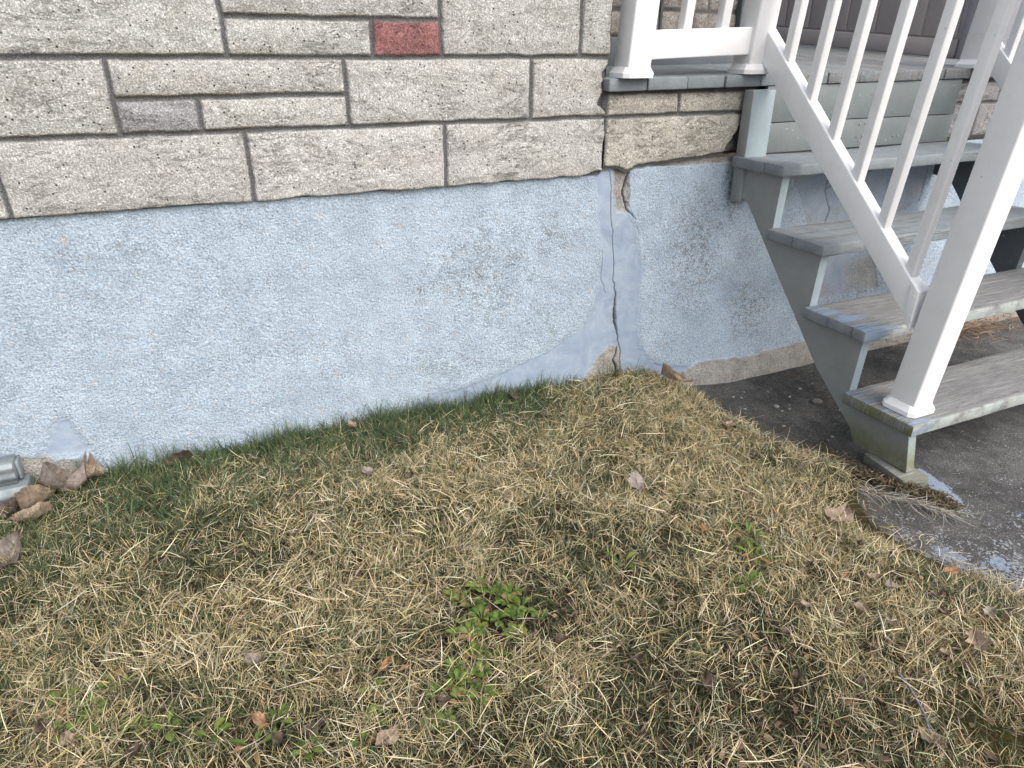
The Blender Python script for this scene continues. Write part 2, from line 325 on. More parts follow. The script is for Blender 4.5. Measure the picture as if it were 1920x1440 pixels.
def ground_fn(X, Y):
    Z = lawn_z(X, Y); P = np.stack([X, Y, Z], -1)
    moss = np.clip(np.exp(-(((X - 1.33) / 0.13) ** 2 + ((Y + 1.86) / 0.13) ** 2)) * 1.6, 0, 1) + np.exp(-((edge_x(Y) - X - 0.02) / 0.05) ** 2) * 0.3 * (Y < -0.7)
    return P, np.stack([moss, moss, moss, np.ones_like(X)], -1)
xs = np.concatenate([[-60, -30, -12, -6, -4, -3, -2.2, -1.6], np.arange(-1.2, 2.2, 0.014), [2.5, 3, 4, 6, 9, 14, 30, 60]])
ys = np.concatenate([[-60, -30, -14, -8, -5.5, -4, -3.2, -2.7], np.arange(-2.4, 0.12, 0.014), [0.5, 1, 2, 4, 8, 20, 60]])
tag(link("ground", gridmesh("ground", xs, ys, ground_fn), MS["soil"]), "dark soil under the dry lawn beside the foundation", "ground", kind="structure")
def asph_fn(X, Y):
    Z = 0.004 * (fbm(X * 5, Y * 5, 4, 3) - 0.5) + 0.010 * (fbm(X * 1.3, Y * 1.3, 5, 2) - 0.5)
    ex = edge_x(Y); d = X - ex
    Z = Z - 0.07 * sstep(-d, -0.01, 0.05) - 0.004 * sstep(-d, -0.05, 0.0)
    near = np.exp(-np.clip(d, 0, 9) / 0.16) * sstep(-Y, 1.05, 1.35) * 0.8 + 0.35 * sstep(-Y, 1.3, 1.6) + 0.02 + 0.12 * sstep(-Y, 0.9, 1.1)
    bp, bw = distline(X, Y, [(2.245, -1.055), (2.21, -1.15), (2.185, -1.23)], [0.012, 0.030, 0.022])
    spill = np.clip(1.15 - bp / np.maximum(bw, 1e-3) * 0.62, 0, 1) + 0.55 * np.exp(-(((X - 1.90) / 0.05) ** 2 + ((Y + 1.42) / 0.10) ** 2)) + 0.5 * np.exp(-(((X - 2.0) / 0.06) ** 2 + ((Y + 1.50) / 0.06) ** 2)) + 0.5 * np.exp(-(((X - 2.3) / 0.04) ** 2 + ((Y + 1.38) / 0.03) ** 2))
    dirt = np.exp(-np.clip(d, 0, 9) / 0.10) * 0.8 + 0.7 * np.exp(-(((X - 2.06) / 0.10) ** 2 + ((Y + 1.10) / 0.14) ** 2))
    return np.stack([X, Y, Z], -1), np.stack([np.clip(near, 0, 1), np.clip(spill + 0.13 * np.exp(-np.clip(d, 0, 9) / 0.3) * sstep(-Y, 1.15, 1.4), 0, 1), np.clip(dirt, 0, 1), np.ones_like(X)], -1)
xs = np.concatenate([np.arange(1.70, 3.6, 0.010), np.arange(3.6, 5.4, 0.1)]); ys = np.concatenate([[-20, -12, -8, -5, -3.5, -2.7], np.arange(-2.4, -0.05, 0.012), [0.0]])
tag(link("asphalt_path", gridmesh("asphalt_path", xs, ys, asph_fn), MS["asphalt"]), "old dark asphalt path with pale specks under the steps", "path", kind="structure")

# ------------------------------------------------------------------ house
house = tag(empty("house", (0, 0, 0)), "beige stone clad house wall with pale blue painted foundation and a porch recess", "house")
zA1, zA, zB, zC = 1.558, 1.3535, 1.1525, 0.935
BE = (0.43, 0.425, 0.406); GR = (0.27, 0.271, 0.275); RD = (0.265, 0.125, 0.124)
mid1, mid2 = 1.459, 1.248
blocks = [(-2.2, -1.15, zC, zB, BE), (-1.15, -0.461, zC, zB, BE), (-0.461, 0.189, zC, zB, BE), (0.189, 0.832, zC, zB, BE), (0.832, 1.478, zC, zB, BE),
          (-1.9, -0.9, zB, zA, BE), (-0.9, -0.142, zB, zA, BE), (-0.142, 0.511, mid2, zA, BE), (-0.142, 0.075, zB, mid2, GR), (0.075, 0.511, zB, mid2, BE), (0.511, 1.157, zB, zA, BE), (1.157, 1.478, zB, zA, BE),
          (-1.3, -0.6, zA, zA1, BE), (-0.6, 0.176, zA, zA1, BE), (0.176, 0.832, mid1, zA1, BE), (0.176, 0.606, zA, mid1, BE), (0.606, 0.832, zA, mid1, RD), (0.832, 1.349, zA, zA1, BE), (1.349, 1.485, zA, zA1, BE)]
for r in range(8):                                            # courses above the picture
    z0 = zA1 + r * 0.205; x = -2.2 + 0.31 * (r % 3)
    while x < 1.485:
        w = [0.64, 0.5, 0.72, 0.4][int(x * 37 + r * 5) % 4]; x1 = min(x + w, 1.485)
        if 1.485 - x1 < 0.15: x1 = 1.485
        blocks.append((x, x1, z0, z0 + 0.205, GR if (int(x * 91) + r) % 11 == 0 else BE)); x = x1
def stonewall(blocks, seed, prot=0.013, jag=None):
    def fn(X, Z):
        wx = X + 0.007 * (fbm(X * 22, Z * 22, seed, 3) - 0.5); wz = Z + 0.007 * (fbm(X * 13 + 5, Z * 30, seed + 1, 3) - 0.5)
        M = np.zeros_like(X); H = np.zeros_like(X); C = np.zeros(X.shape + (3,)); C[...] = (0.10, 0.10, 0.10)
        g = 0.0042
        for i, (x0, x1, z0, z1, c) in enumerate(blocks):
            dx = np.minimum(wx - x0, x1 - wx); dz = np.minimum(wz - z0, z1 - wz); d = np.minimum(dx, dz); ins = d > 0
            m = sstep(d, g, g + 0.006) * ins
            rim = sstep(d, g, g + 0.045)
            f1 = fbm(X * 9 + i * 7.7, Z * 11 + i * 3.1, seed + i, 4); f2 = fbm(X * 30 + i * 2.7, Z * 42 + i, seed + i + 2, 3)
            ridge = np.abs(fbm(X * 5 + 3 * i, Z * 17 + i * 5, seed + i + 1, 4) - 0.5)
            h = prot * (0.62 + 0.38 * rim) + 0.011 * (f1 - 0.5) * rim + 0.005 * (f2 - 0.5) - 0.0035 * np.clip(0.022 - ridge, 0, 1) / 0.022 * rim * sstep(f1, 0.5, 0.6)
            H = np.where(ins, h * m, H); M = np.where(ins, m, M)
            rr = np.random.default_rng(i + seed * 50); cc = np.array(c) * (1 + rr.uniform(-0.06, 0.05)) * (1 + rr.uniform(-0.007, 0.007, 3))
            k = sstep(wz - z0, g + 0.013, g + 0.003)[..., None] * 0.85 * sstep(fbm(X * 7, Z * 3, seed + 2, 3), 0.25, 0.6)[..., None]          # brown run-off stain on the lower arris
            st = (1 - k) * cc + k * np.array((0.20, 0.165, 0.11))
            C = np.where(ins[..., None], m[..., None] * st + (1 - m[..., None]) * np.array((0.118, 0.118, 0.12)), C)
        Y = -H + 0.0
        if jag is not None: Y, M, X, Z, C = jag(X, Z, Y, M, C)
        return np.stack([X, Y, Z], -1), np.concatenate([C, M[..., None]], -1)
    return fn
def jag_house(X, Z, Y, M, C):
    # ragged, broken corner at the right-hand end and an uneven lower lip
    e = 1.478 - 0.030 * sstep(Z, 1.16, 1.20) * sstep(Z, 1.34, 1.30) * (0.35 + 1.3 * fbm(Z * 30, Z * 0 + 3, 2, 3)) + 0.012 * (fbm(Z * 25, Z * 0, 1, 3) - 0.5)
    X2 = np.where(X > 1.40, 1.40 + (X - 1.40) * (e - 1.40) / 0.085, X)
    low = sstep(Z, 0.97, 0.943); Z2 = Z + low * (0.010 * (fbm(X * 14, X * 0, 4, 3) - 0.5) + 0.012 * np.exp(-((X - 1.46) / 0.05) ** 2) + 0.002)
    return Y, M, X2, Z2, C
xs = np.concatenate([np.arange(-2.2, -0.75, 0.03), np.arange(-0.75, 1.4851, 0.0034)]); zs = np.concatenate([np.arange(0.9425, 1.60, 0.0034), np.arange(1.605, 3.2, 0.02)])
link("stone_cladding", gridmesh("stone_cladding", xs, zs, stonewall(blocks, 3, jag=jag_house)), MS["stone"], house)
# wall body behind the cladding, its corner return and lower lip
part("wall_body", house, MS["found"], [boxc(-2.6, 1.462, 0.005, 0.44, 0.943, 3.2)], 0)
retbl = []
for r in range(11):
    z0 = zC + r * 0.205
    for a, b in ((0.0, 0.2), (0.2, 0.46)): retbl.append((a, b, z0, z0 + 0.205, BE))
o = link("corner_return", gridmesh("corner_return", np.arange(0, 0.45, 0.006), np.arange(0.95, 3.2, 0.008), stonewall(retbl, 5)), MS["stone"], house)
o.rotation_euler = (0, 0, math.pi / 2); o.location = (1.464, 0, 0)
# stone back wall of the porch recess, with its painted plinth board
ebl = []
for r in range(16):
    z0 = 1.43 + 0.103 * r; x = 1.45 - 0.3 * (r % 2)
    while x < 2.44:
        x1 = min(x + (0.55 if r % 2 else 0.72), 2.44); ebl.append((x, x1, z0, z0 + 0.103, (0.30, 0.28, 0.25) if x < 1.6 else (0.26, 0.24, 0.225))); x = x1  # lit left blocks lighter, shaded ones darker: light put into the colour
o = link("recess_stone", gridmesh("recess_stone", np.arange(1.45, 2.44, 0.006), np.arange(1.43, 3.0, 0.006), stonewall(ebl, 7, 0.010)), MS["stone"], house); o.location = (0, 0.44, 0)
part("recess_wall", house, MS["trim"], [boxc(1.45, 2.43, 0.447, 0.60, 1.24, 3.2), boxc(2.36, 2.44, 0.60, 4.6, 1.24, 3.2), boxc(2.3, 4.1, 4.6, 4.7, 1.24, 3.2)], 0)
part("plinth_board", house, MS["trim"], [boxc(1.45, 2.45, 0.405, 0.44, 1.30, 1.428)], 0.004)
part("corner_trim", house, MS["stringdark"], [boxc(2.405, 2.465, 0.40, 0.446, 1.43, 3.2), boxc(1.985, 2.000, 0.424, 0.432, 1.43, 3.0)], 0.003)
# panelled door wall on the far side of the recess
part("side_wall", house, MS["panel"], [boxc(3.985, 4.12, 0.36, 4.6, 1.18, 3.2)], 0)
door = part("panelled_door", house, MS["panel"], [boxc(3.965, 3.984, 0.40, 2.3, 1.325, 3.15)], 0.002)
dz = lambda y: 1.345 + 0.070 * (y - 0.42)
slabs = []
for a, b in ((0.44, 0.645), (0.66, 0.965), (0.98, 1.18), (1.195, 1.285), (1.30, 1.495), (1.51, 1.71), (1.725, 2.0), (2.015, 2.28)):
    slabs.append([(3.955, a, dz(a) + 0.098), (3.966, a, dz(a) + 0.098), (3.966, b, dz(b) + 0.098), (3.955, b, dz(b) + 0.098), (3.955, a, 3.1), (3.966, a, 3.1), (3.966, b, 3.1), (3.955, b, 3.1)])
part("door_plank", door, MS["panel"], slabs, 0.0035)
y0, y1 = 0.42, 2.29
part("bottom_rail", door, MS["panel"], [[(3.948, y0, dz(y0)), (3.966, y0, dz(y0)), (3.966, y1, dz(y1)), (3.948, y1, dz(y1)), (3.948, y0, dz(y0) + 0.09), (3.966, y0, dz(y0) + 0.09), (3.966, y1, dz(y1) + 0.09), (3.948, y1, dz(y1) + 0.09)]], 0.003)
part("front_siding", house, MS["siding"], [boxc(3.93, 6.0, 0.30, 0.355, 1.25, 3.2), boxc(3.93, 4.0, 0.355, 0.40, 1.25, 3.2)], 0.004)
# porch front stone (under the deck)
P2 = (0.43, 0.405, 0.36)
pbl = [(1.471, 1.80, 1.150, 1.235, P2), (1.80, 2.15, 1.150, 1.235, P2), (1.471, 2.16, 0.965, 1.150, P2), (3.36, 3.75, 1.15, 1.25, GR), (3.75, 4.3, 1.15, 1.25, GR), (4.3, 5.42, 1.15, 1.25, P2), (3.36, 3.62, 0.965, 1.150, GR), (3.62, 4.4, 0.965, 1.15, GR), (4.4, 5.42, 0.965, 1.15, P2), (2.16, 2.8, 0.965, 1.25, P2), (2.8, 3.36, 0.965, 1.25, P2)]
def jag_porch(X, Z, Y, M, C):
    low = sstep(Z, 1.02, 0.966)
    dz_ = 0.014 * (fbm(X * 18, X * 0 + 2, 3, 3) - 0.35) + 0.022 * sstep(X, 1.62, 2.1) - 0.020 * np.exp(-((X - 1.575) / 0.035) ** 2)
    ed = 2.135 - 0.075 * sstep(Z, 1.16, 1.00) + 0.03 * (fbm(Z * 30, Z * 0, 3, 3) - 0.5)
    gone = ((X > ed) & (X < 3.36)).astype(float)
    Y = Y + gone * 0.03; C = C * (1 - 0.6 * gone[..., None]) ; M = M * (1 - gone)
    return Y, M, X, Z + low * dz_, C
link("porch_stone", gridmesh("porch_stone", np.concatenate([np.arange(1.455, 3.7, 0.004), np.arange(3.7, 5.41, 0.012)]), np.arange(0.962, 1.262, 0.0035), stonewall(pbl, 9, jag=jag_porch)), MS["stone"], house)

# foundation
SL = [(1.445, 0.97), (1.465, 0.795), (1.495, 0.641), (1.480, 0.438), (1.425, 0.321), (1.25, 0.235), (1.10, 0.190), (0.90, 0.150), (0.72, 0.125), (0.56, 0.078), (0.656, -0.2), (1.189, -0.2), (1.63, -0.2), (1.61, 0.2), (1.59, 0.326), (1.573, 0.567), (1.60, 0.97)]
SR = [(1.502, 0.97), (1.570, 0.97), (1.567, 0.857), (1.645, 0.747), (1.700, 0.519), (1.690, 0.356), (1.705, 0.190), (1.785, 0.110), (1.95, 0.085), (2.05, -0.3), (1.5, -0.3), (1.5, 0.344)]
SP = [(-0.577, 0.185), (-0.534, 0.282), (-0.500, 0.315), (-0.474, 0.298), (-0.462, 0.232), (-0.442, 0.178), (-0.48, 0.162), (-0.553, 0.170)]
BB = [(1.425, 0.051), (1.495, 0.14), (1.549, 0.206), (1.596, 0.205), (1.629, 0.11), (1.647, -0.2), (1.38, -0.2)]
BT = [(1.524, 0.99), (1.556, 0.79), (1.607, 0.782), (1.600, 0.99)]
BL = [(-2.9, 0.20), (-0.743, 0.212), (-0.639, 0.200), (-0.564, 0.183), (-0.554, 0.163), (-0.481, 0.148), (-0.427, 0.103), (-0.40, -0.2), (-2.9, -0.2)]
CK = [(1.516, 0.955), (1.534, 0.794), (1.554, 0.641), (1.562, 0.505), (1.579, 0.433), (1.579, 0.337), (1.601, 0.235), (1.613, 0.195), (1.615, 0.104), (1.634, 0.016)]
CKW = [0.0012, 0.0012, 0.0013, 0.0015, 0.0025, 0.0060, 0.0018, 0.0018, 0.0014, 0.0014]
C2 = [(1.604, 0.96), (1.584, 0.868), (1.611, 0.792), (1.656, 0.756)]; C2W = [0.002, 0.0045, 0.002, 0.0008]
C3 = [(1.600, 0.20), (1.585, 0.13), (1.607, 0.07), (1.60, 0.0)]; C3W = [0.002, 0.004, 0.005, 0.003]
C4 = [(2.62, 0.95), (2.70, 0.86), (2.69, 0.80), (2.73, 0.70), (2.70, 0.62), (2.72, 0.5), (2.68, 0.38)]; C4W = [0.001, 0.003, 0.002, 0.003, 0.002, 0.003, 0.002]
C5 = [(2.69, 0.80), (2.80, 0.84), (2.95, 0.86), (3.15, 0.92)]; C5W = [0.002, 0.002, 0.002, 0.0015]
C6 = [(1.505, 0.64), (1.50, 0.53), (1.53, 0.45)]; C6W = [0.0008, 0.001, 0.0008]
def found_fn(X, Z):
    jx = X + 0.020 * (fbm(X * 26, Z * 26, 1, 4) - 0.5); jz = Z + 0.020 * (fbm(X * 26 + 40, Z * 26, 2, 4) - 0.5)
    k = 0.008
    def soft(Pg, w=0.007):
        acc = np.zeros_like(X)
        for q, (ox, oz) in enumerate(((0, 0), (1, 0.3), (-0.9, 0.4), (0.2, 1), (-0.3, -1), (0.7, -0.8), (-0.7, 0.8))):
            acc += inpoly(jx + ox * w, jz + oz * w, Pg)
        a = acc / 7.0
        return np.clip(a + 0.9 * a * (1 - a) * (fbm(X * 160, Z * 160, 6, 2) - 0.5) * 4, 0, 1)
    base = 0.075 + 0.015 * (fbm(X * 3, X * 0 + 1, 6, 2) - 0.5)
    sm = np.maximum.reduce([soft(SL, 0.012), soft(SR, 0.011), soft(SP, 0.012)])
    bump_patch = inpoly(jx, jz, [(2.40, 1.0), (2.52, 0.80), (2.60, 0.62), (2.58, 0.42), (2.62, 0.3), (3.1, 0.3), (3.02, 0.6), (3.35, 0.7), (3.4, 1.0)]).astype(float)
    sm = np.maximum(sm, bump_patch * 0.8); bp_ba = bump_patch * np.clip(0.15 + 2.2 * (fbm(X * 5, Z * 5, 5, 4) - 0.38), 0.1, 0.75)
    low_r = (jz < 0.105 + 0.02 * (fbm(X * 5, X * 0, 3, 3) - 0.5) - 0.055 * sstep(X, 2.0, 1.86)) & (X > 1.85)
    filler = (jz > 0.952) & (X > 1.62) & (X < 2.13)
    filler_l = (Z > 0.936) & (Z < 0.9) 
    sm = sm * 1.0; ba = np.maximum.reduce([soft(BB), soft(BT), soft(BL), low_r.astype(float), filler.astype(float) * (X > 1.735), bp_ba])
    sm = np.maximum(sm, filler * (X <= 1.735))
    fi = (Z < 0.082 + 0.05 * fbm(X * 7, X * 0 + 8, 2, 3) - 0.02) & (X > 0.0) & (X < 1.4)      # dirty line where soil touches
    wear = np.zeros_like(X) + 0.22
    for cx, cz, sx, sz, a in ((0.98, 0.60, 0.30, 0.26, 0.62), (0.72, 0.55, 0.07, 0.06, 0.75), (0.80, 0.26, 0.25, 0.09, 0.55), (1.25, 0.72, 0.16, 0.12, 0.7), (1.95, 0.60, 0.16, 0.30, 0.85), (2.25, 0.30, 0.16, 0.14, 0.8), (-0.2, 0.83, 0.3, 0.06, 0.45), (0.1, 0.42, 0.3, 0.12, 0.35), (2.12, 0.80, 0.06, 0.16, 0.9), (1.2, 0.35, 0.14, 0.12, 0.55), (3.0, 0.3, 0.5, 0.2, 0.7)):
        wear = np.maximum(wear, a * np.exp(-((X - cx) / sx) ** 2 - ((Z - cz) / sz) ** 2))
    ck = np.zeros_like(X); dep = np.zeros_like(X)
    wob = 0.006 * (fbm(X * 0 + 3, Z * 45, 4, 4) - 0.5) * 2
    for L, Wd in ((CK, CKW), (C2, C2W), (C3, C3W), (C4, C4W), (C5, C5W), (C6, C6W)):
        d, w = distline(X + wob, Z + wob * 0.6, L, Wd)
        ck = np.maximum(ck, sstep(d, w * 1.25 + 0.0006, w * 0.45)); dep = np.maximum(dep, sstep(d, w * 2, 0) * np.minimum(w * 3, 0.016))
    h = (0.975 - Z) / 0.975
    fl = 0.012 * sstep(X, 0.5, 1.5) * h ** 2 + (0.03 * sstep(X, 1.56, 1.72) + 0.135 * sstep(X, 1.62, 2.15)) * np.clip(h, 0, 1) ** 1.7
    rough = 0.0028 * (fbm(X * 34, Z * 34, 3, 3) - 0.5) + 0.010 * (fbm(X * 3.1, Z * 3.1, 6, 3) - 0.5)
    relief = (1 - np.maximum(sm, ba)) * (0.004 + 0.0040 * (fbm(X * 150, Z * 150, 5, 2) - 0.5) * 0.55) + rough * (1 - 0.5 * sm) - 0.006 * ba * (1 - (Z < 0.3))
    relief += ba * 0.006 * (fbm(X * 40, Z * 40, 7, 3) - 0.5) - 0.004 * soft(BT) + 0.012 * low_r * (X > 1.9)
    Y = 0.014 - fl - relief + dep - 0.006 * sstep(X, 1.50, 1.62)
    return np.stack([X, Y, Z], -1), np.stack([sm * (1 - ba), ba, np.clip(wear, 0, 1), ck], -1)
xs = np.concatenate([np.arange(-2.9, -0.78, 0.03), np.arange(-0.78, 1.488, 0.0042), np.arange(1.488, 1.66, 0.0016), np.arange(1.66, 3.5, 0.0042), np.arange(3.5, 5.4, 0.03)])
link("foundation", gridmesh("foundation", xs, np.arange(-0.08, 0.9745, 0.0042), found_fn), MS["found"], house)

# ------------------------------------------------------------------ porch deck
porch = tag(empty("porch_deck", (1.45, -0.04, 1.28)), "grey painted wooden porch deck sloping out between the stone corner and the steps", "porch")
def deck_z(x, y): return 1.282 + 0.070 * (y + 0.04) + 0.012 * (x - 1.42)
jn = [1.452, 1.621, 1.805, 1.986, 2.164, 2.345, 2.531, 2.715, 2.90, 3.08, 3.26, 3.44, 3.62, 3.80, 3.98, 4.16, 4.34, 4.52, 4.70, 4.88, 5.06, 5.24, 5.40]
mdk = [m_wood("deck_board_paint_%d" % i, p, axis=1) for i, p in enumerate((0.95, 0.80, 0.45))]
for i in range(len(jn) - 1):
    a, b = jn[i] + 0.0025, jn[i + 1] - 0.0025; e = -0.04 + random.uniform(-0.006, 0.004); y1 = 0.40 if b < 2.4 else (4.55 if a < 3.9 else 0.30)
    if i == 4: y1 = 0.40
    o = part("deck_board", None, mdk[0 if i < 3 else (1 if i < 5 else 2)], [[(a, e, deck_z(a, e) - 0.043), (b, e, deck_z(b, e) - 0.043), (b, y1, deck_z(b, y1) - 0.043), (a, y1, deck_z(a, y1) - 0.043), (a, e, deck_z(a, e)), (b, e, deck_z(b, e)), (b, y1, deck_z(b, y1)), (a, y1, deck_z(a, y1))]], 0.004)
    o.parent = porch; o.matrix_parent_inverse = Matrix.Translation(-Vector(porch.location))
part_o = part("joist", None, MS["stringdark"], [boxc(1.50, 5.38, 0.03, 0.07, 1.12, 1.236)], 0.002); part_o.parent = porch; part_o.matrix_parent_inverse = Matrix.Translation(-Vector(porch.location))

def adopt(o, root):
    o.parent = root; o.matrix_parent_inverse = Matrix.Translation(-Vector(root.location)); return o

# ------------------------------------------------------------------ staircase
stair = tag(empty("staircase", (2.75, -0.6, 0.0)), "open grey wooden staircase of four worn treads on sawn stringers", "stairs")
TX0, TX1, RUN, RISE, TH, TW = 2.08, 3.47, 0.254, 0.249, 0.043, 0.291
TY, TZ = -0.323, 0.983
twear = [0.80, 0.62, 0.22, 0.12]
for k in range(4):
    y, z = TY - k * RUN, TZ - k * RISE
    m = m_wood("tread_wood_%d" % k, twear[k], leftpatch=k >= 2); me_ = m_wood("tread_end_%d" % k, 0.9 if k < 3 else 0.25, axis=2, algae=0.0 if k < 3 else 0.8)
    bm = bmesh.new(); hexa(bm, boxc(0, TX1 - TX0, 0, TW, -TH, 0), 0.005, 2)
    bmesh.ops.subdivide_edges(bm, edges=[e for e in bm.edges if abs((e.verts[0].co - e.verts[1].co).x) > 0.5], cuts=60)
    bmesh.ops.subdivide_edges(bm, edges=[e for e in bm.edges if abs((e.verts[0].co - e.verts[1].co).y) > 0.2], cuts=10)
    for v in bm.verts:
        nx = float(fbm(np.array(v.co.x * 6 + k * 9), np.array(v.co.y * 14 + k), 2, 3)) - 0.5
        v.co.z += nx * 0.004 - 0.004 * math.sin(min(1, max(0, v.co.x / 1.39)) * math.pi); v.co.y += nx * 0.003
        if k >= 2 and v.co.y < 0.02: v.co.z -= max(0, nx) * 0.012; v.co.y += max(0, nx) * 0.008
    me = fromlist(bm, "tread"); smooth_by_angle(me, 45)
    o = link("tread", me, [m, me_]); o.location = (TX0, y, z); adopt(o, stair)
    for p in me.polygons:
        if p.normal.x < -0.8: p.material_index = 1
    o["label"] = ["upper tread still mostly covered in grey paint", "second tread with patches of peeling paint", "third tread worn to bare grey wood", "lowest worn tread with mossy green end"][k]
    # hairline splits on the end grain
    # sub-part: drying crack
    for yy in ((0.10,), (0.15,), (0.06, 0.17), (0.13,))[k]:
        bm = bmesh.new(); pp = []
        for q_ in range(6): pp.append((yy + 0.004 * math.sin(q_ * 2.1 + k), -0.002 - 0.0078 * q_))
        out = [(a - 0.0011, b) for a, b in pp] + [(a + 0.0011, b) for a, b in pp[::-1]]
        prism(bm, out, -0.0022, 0.001)
        link("end_split", fromlist(bm, "end_split"), MS["stringdark"], o)
OUT = [(-0.02, TZ - TH), (-0.02, 0.835), (-0.121, 0.81), (-0.325, 0.586), (-0.629, 0.259), (-0.829, 0.098), (-0.862, 0.046), (-1.082, 0.05), (-1.075, TZ - 3 * RISE - TH)]
def stringer_outline():
    pts = [(-0.02, TZ - TH - 0.001), (-0.02, 0.83), (-0.121, 0.81), (-0.325, 0.586), (-0.629, 0.259), (-0.829, 0.098), (-0.862, 0.044), (-1.085, 0.044)]
    for k in (3, 2, 1, 0):
        yf = TY - k * RUN + 0.030; zt = TZ - k * RISE - TH - 0.001
        pts.append((yf, zt))
        if k: pts.append((TY - (k - 1) * RUN + 0.040, zt))
    return pts
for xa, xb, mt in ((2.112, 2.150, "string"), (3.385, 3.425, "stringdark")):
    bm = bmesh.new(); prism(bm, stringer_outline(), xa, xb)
    me = fromlist(bm, "stringer"); o = link("stringer", me, [MS[mt], MS["lit_face" if mt == "string" else mt]]); adopt(o, stair)
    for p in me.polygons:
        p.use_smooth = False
        if p.normal.y < -0.7: p.material_index = 1  # front faces of the left stringer: frontal light put into the colour
bm = bmesh.new()
o = part("support_post", None, MS["lit_face"], [boxc(2.098, 2.212, -0.085, -0.03, 0.805, 1.236)], 0.003); adopt(o, stair)
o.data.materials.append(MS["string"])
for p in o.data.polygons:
    if p.normal.x < -0.5 or p.center.z < 0.9: p.material_index = 1  # left and under faces take the greyer tone, shade put into the colour
o = part("riser_board", None, MS["riser"], [[(2.215, -0.036, 1.108), (3.405, -0.036, 1.108), (3.405, -0.015, 1.108), (2.215, -0.015, 1.108), (2.215, -0.036, 1.2465), (3.405, -0.036, 1.2605), (3.405, -0.015, 1.2605), (2.215, -0.015, 1.2465)]], 0.002); adopt(o, stair)
o = part("riser_board", None, MS["riser"], [boxc(2.215, 3.405, -0.034, -0.012, 0.985, 1.105)], 0.002); adopt(o, stair)
bm = bmesh.new()
for q in range(22):
    x, z = random.uniform(2.3, 3.35), random.choice([1.02, 1.08, 1.14, 1.2]) + random.uniform(-0.01, 0.01)
    hexa(bm, boxc(x - 0.003, x + 0.003, -0.0385, -0.034, z - 0.003, z + 0.003), 0.001, 1)
adopt(link("nail_head", fromlist(bm, "nail_head"), MS["pebble"]), stair)["kind"] = "stuff"

# ------------------------------------------------------------------ railings
LX, LY = 0.036, -0.062
def lean(z0):
    return lambda x, y, z: (x + LX * (z - z0), y + LY * (z - z0), z)
def post(root, cx, cy, z0, z1, zs=0.0):
    w = 0.050; f = lean(z0)
    o = part("post", None, MS["vinyl"], [boxc(cx - w, cx + w, cy - w, cy + w, z0 + 0.001, z1)], 0.007, 3, f); adopt(o, root)
    bm = bmesh.new(); W0, W1, ch = 0.066, 0.054, 0.018; rings = []
    for W, z in ((W0, 0.0), (W0, 0.016), (W0 - 0.003, 0.020), (W1, 0.036), (0.0505, 0.0365)):
        c = ch * W / W0
        pts = [(-W + c, -W), (W - c, -W), (W, -W + c), (W, W - c), (W - c, W), (-W + c, W), (-W, W - c), (-W, -W + c)]
        rings.append([bm.verts.new(f(cx + a, cy + b, z0 + 0.0015 + z + LYD * b)) for a, b in pts])
    for A, B in zip(rings[:-1], rings[1:]):
        for i in range(8): bm.faces.new([A[i], A[(i + 1) % 8], B[(i + 1) % 8], B[i]])
    bm.faces.new(rings[0][::-1]); cap = bmesh.new(); W = 0.062; q = [f(cx + a, cy + b, z) for z in (z1, z1 + 0.02) for a, b in ((-W, -W), (W, -W), (W, W), (-W, W))]
    hexa(cap, q, 0.004, 2); hexa(cap, [f(cx + a * 0.9, cy + b * 0.9, z1 + 0.0195) for a, b in ((-W, -W), (W, -W), (W, W), (-W, W))] + [f(cx + a * 0.05, cy + b * 0.05, z1 + 0.05) for a, b in ((-W, -W), (W, -W), (W, W), (-W, W))], 0)
    link("post_cap", fromlist(cap, "post_cap"), MS["vinyl"], o); me = fromlist(bm, "post_skirt"); smooth_by_angle(me, 30)
    link("post_skirt", me, MS["vinyl"], o); return o
LYD = 0.0
def bars(root, name, c8s, bevel=0.005): return adopt(part(name, None, MS["vinyl"], c8s, bevel, 3), root)

prail = tag(empty("porch_railing", (1.84, -0.02, 1.285)), "short white vinyl railing with two square posts along the porch edge", "railing")
post(prail, 1.560, -0.018, 1.284, 2.28); post(prail, 2.128, -0.005, 1.292, 2.62)
def rail_x(xa, xb, yc, za, zb, h, w=0.025):
    return [(xa, yc - w, za), (xb, yc - w, zb), (xb, yc + w, zb), (xa, yc + w, za), (xa, yc - w, za + h), (xb, yc - w, zb + h), (xb, yc + w, zb + h), (xa, yc + w, za + h)]
bars(prail, "bottom_rail", [rail_x(1.613, 2.092, -0.018, 1.3445, 1.362, 0.097)])
bars(prail, "top_rail", [rail_x(1.640, 2.110, -0.018 + LY * 0.85, 2.19, 2.21, 0.09)])
for xc in (1.782, 1.955):
    f = lean(1.44); bars(prail, "baluster", [[f(*p) for p in boxc(xc - 0.019, xc + 0.019, -0.037, 0.001, 1.438, 2.20)]], 0.004)

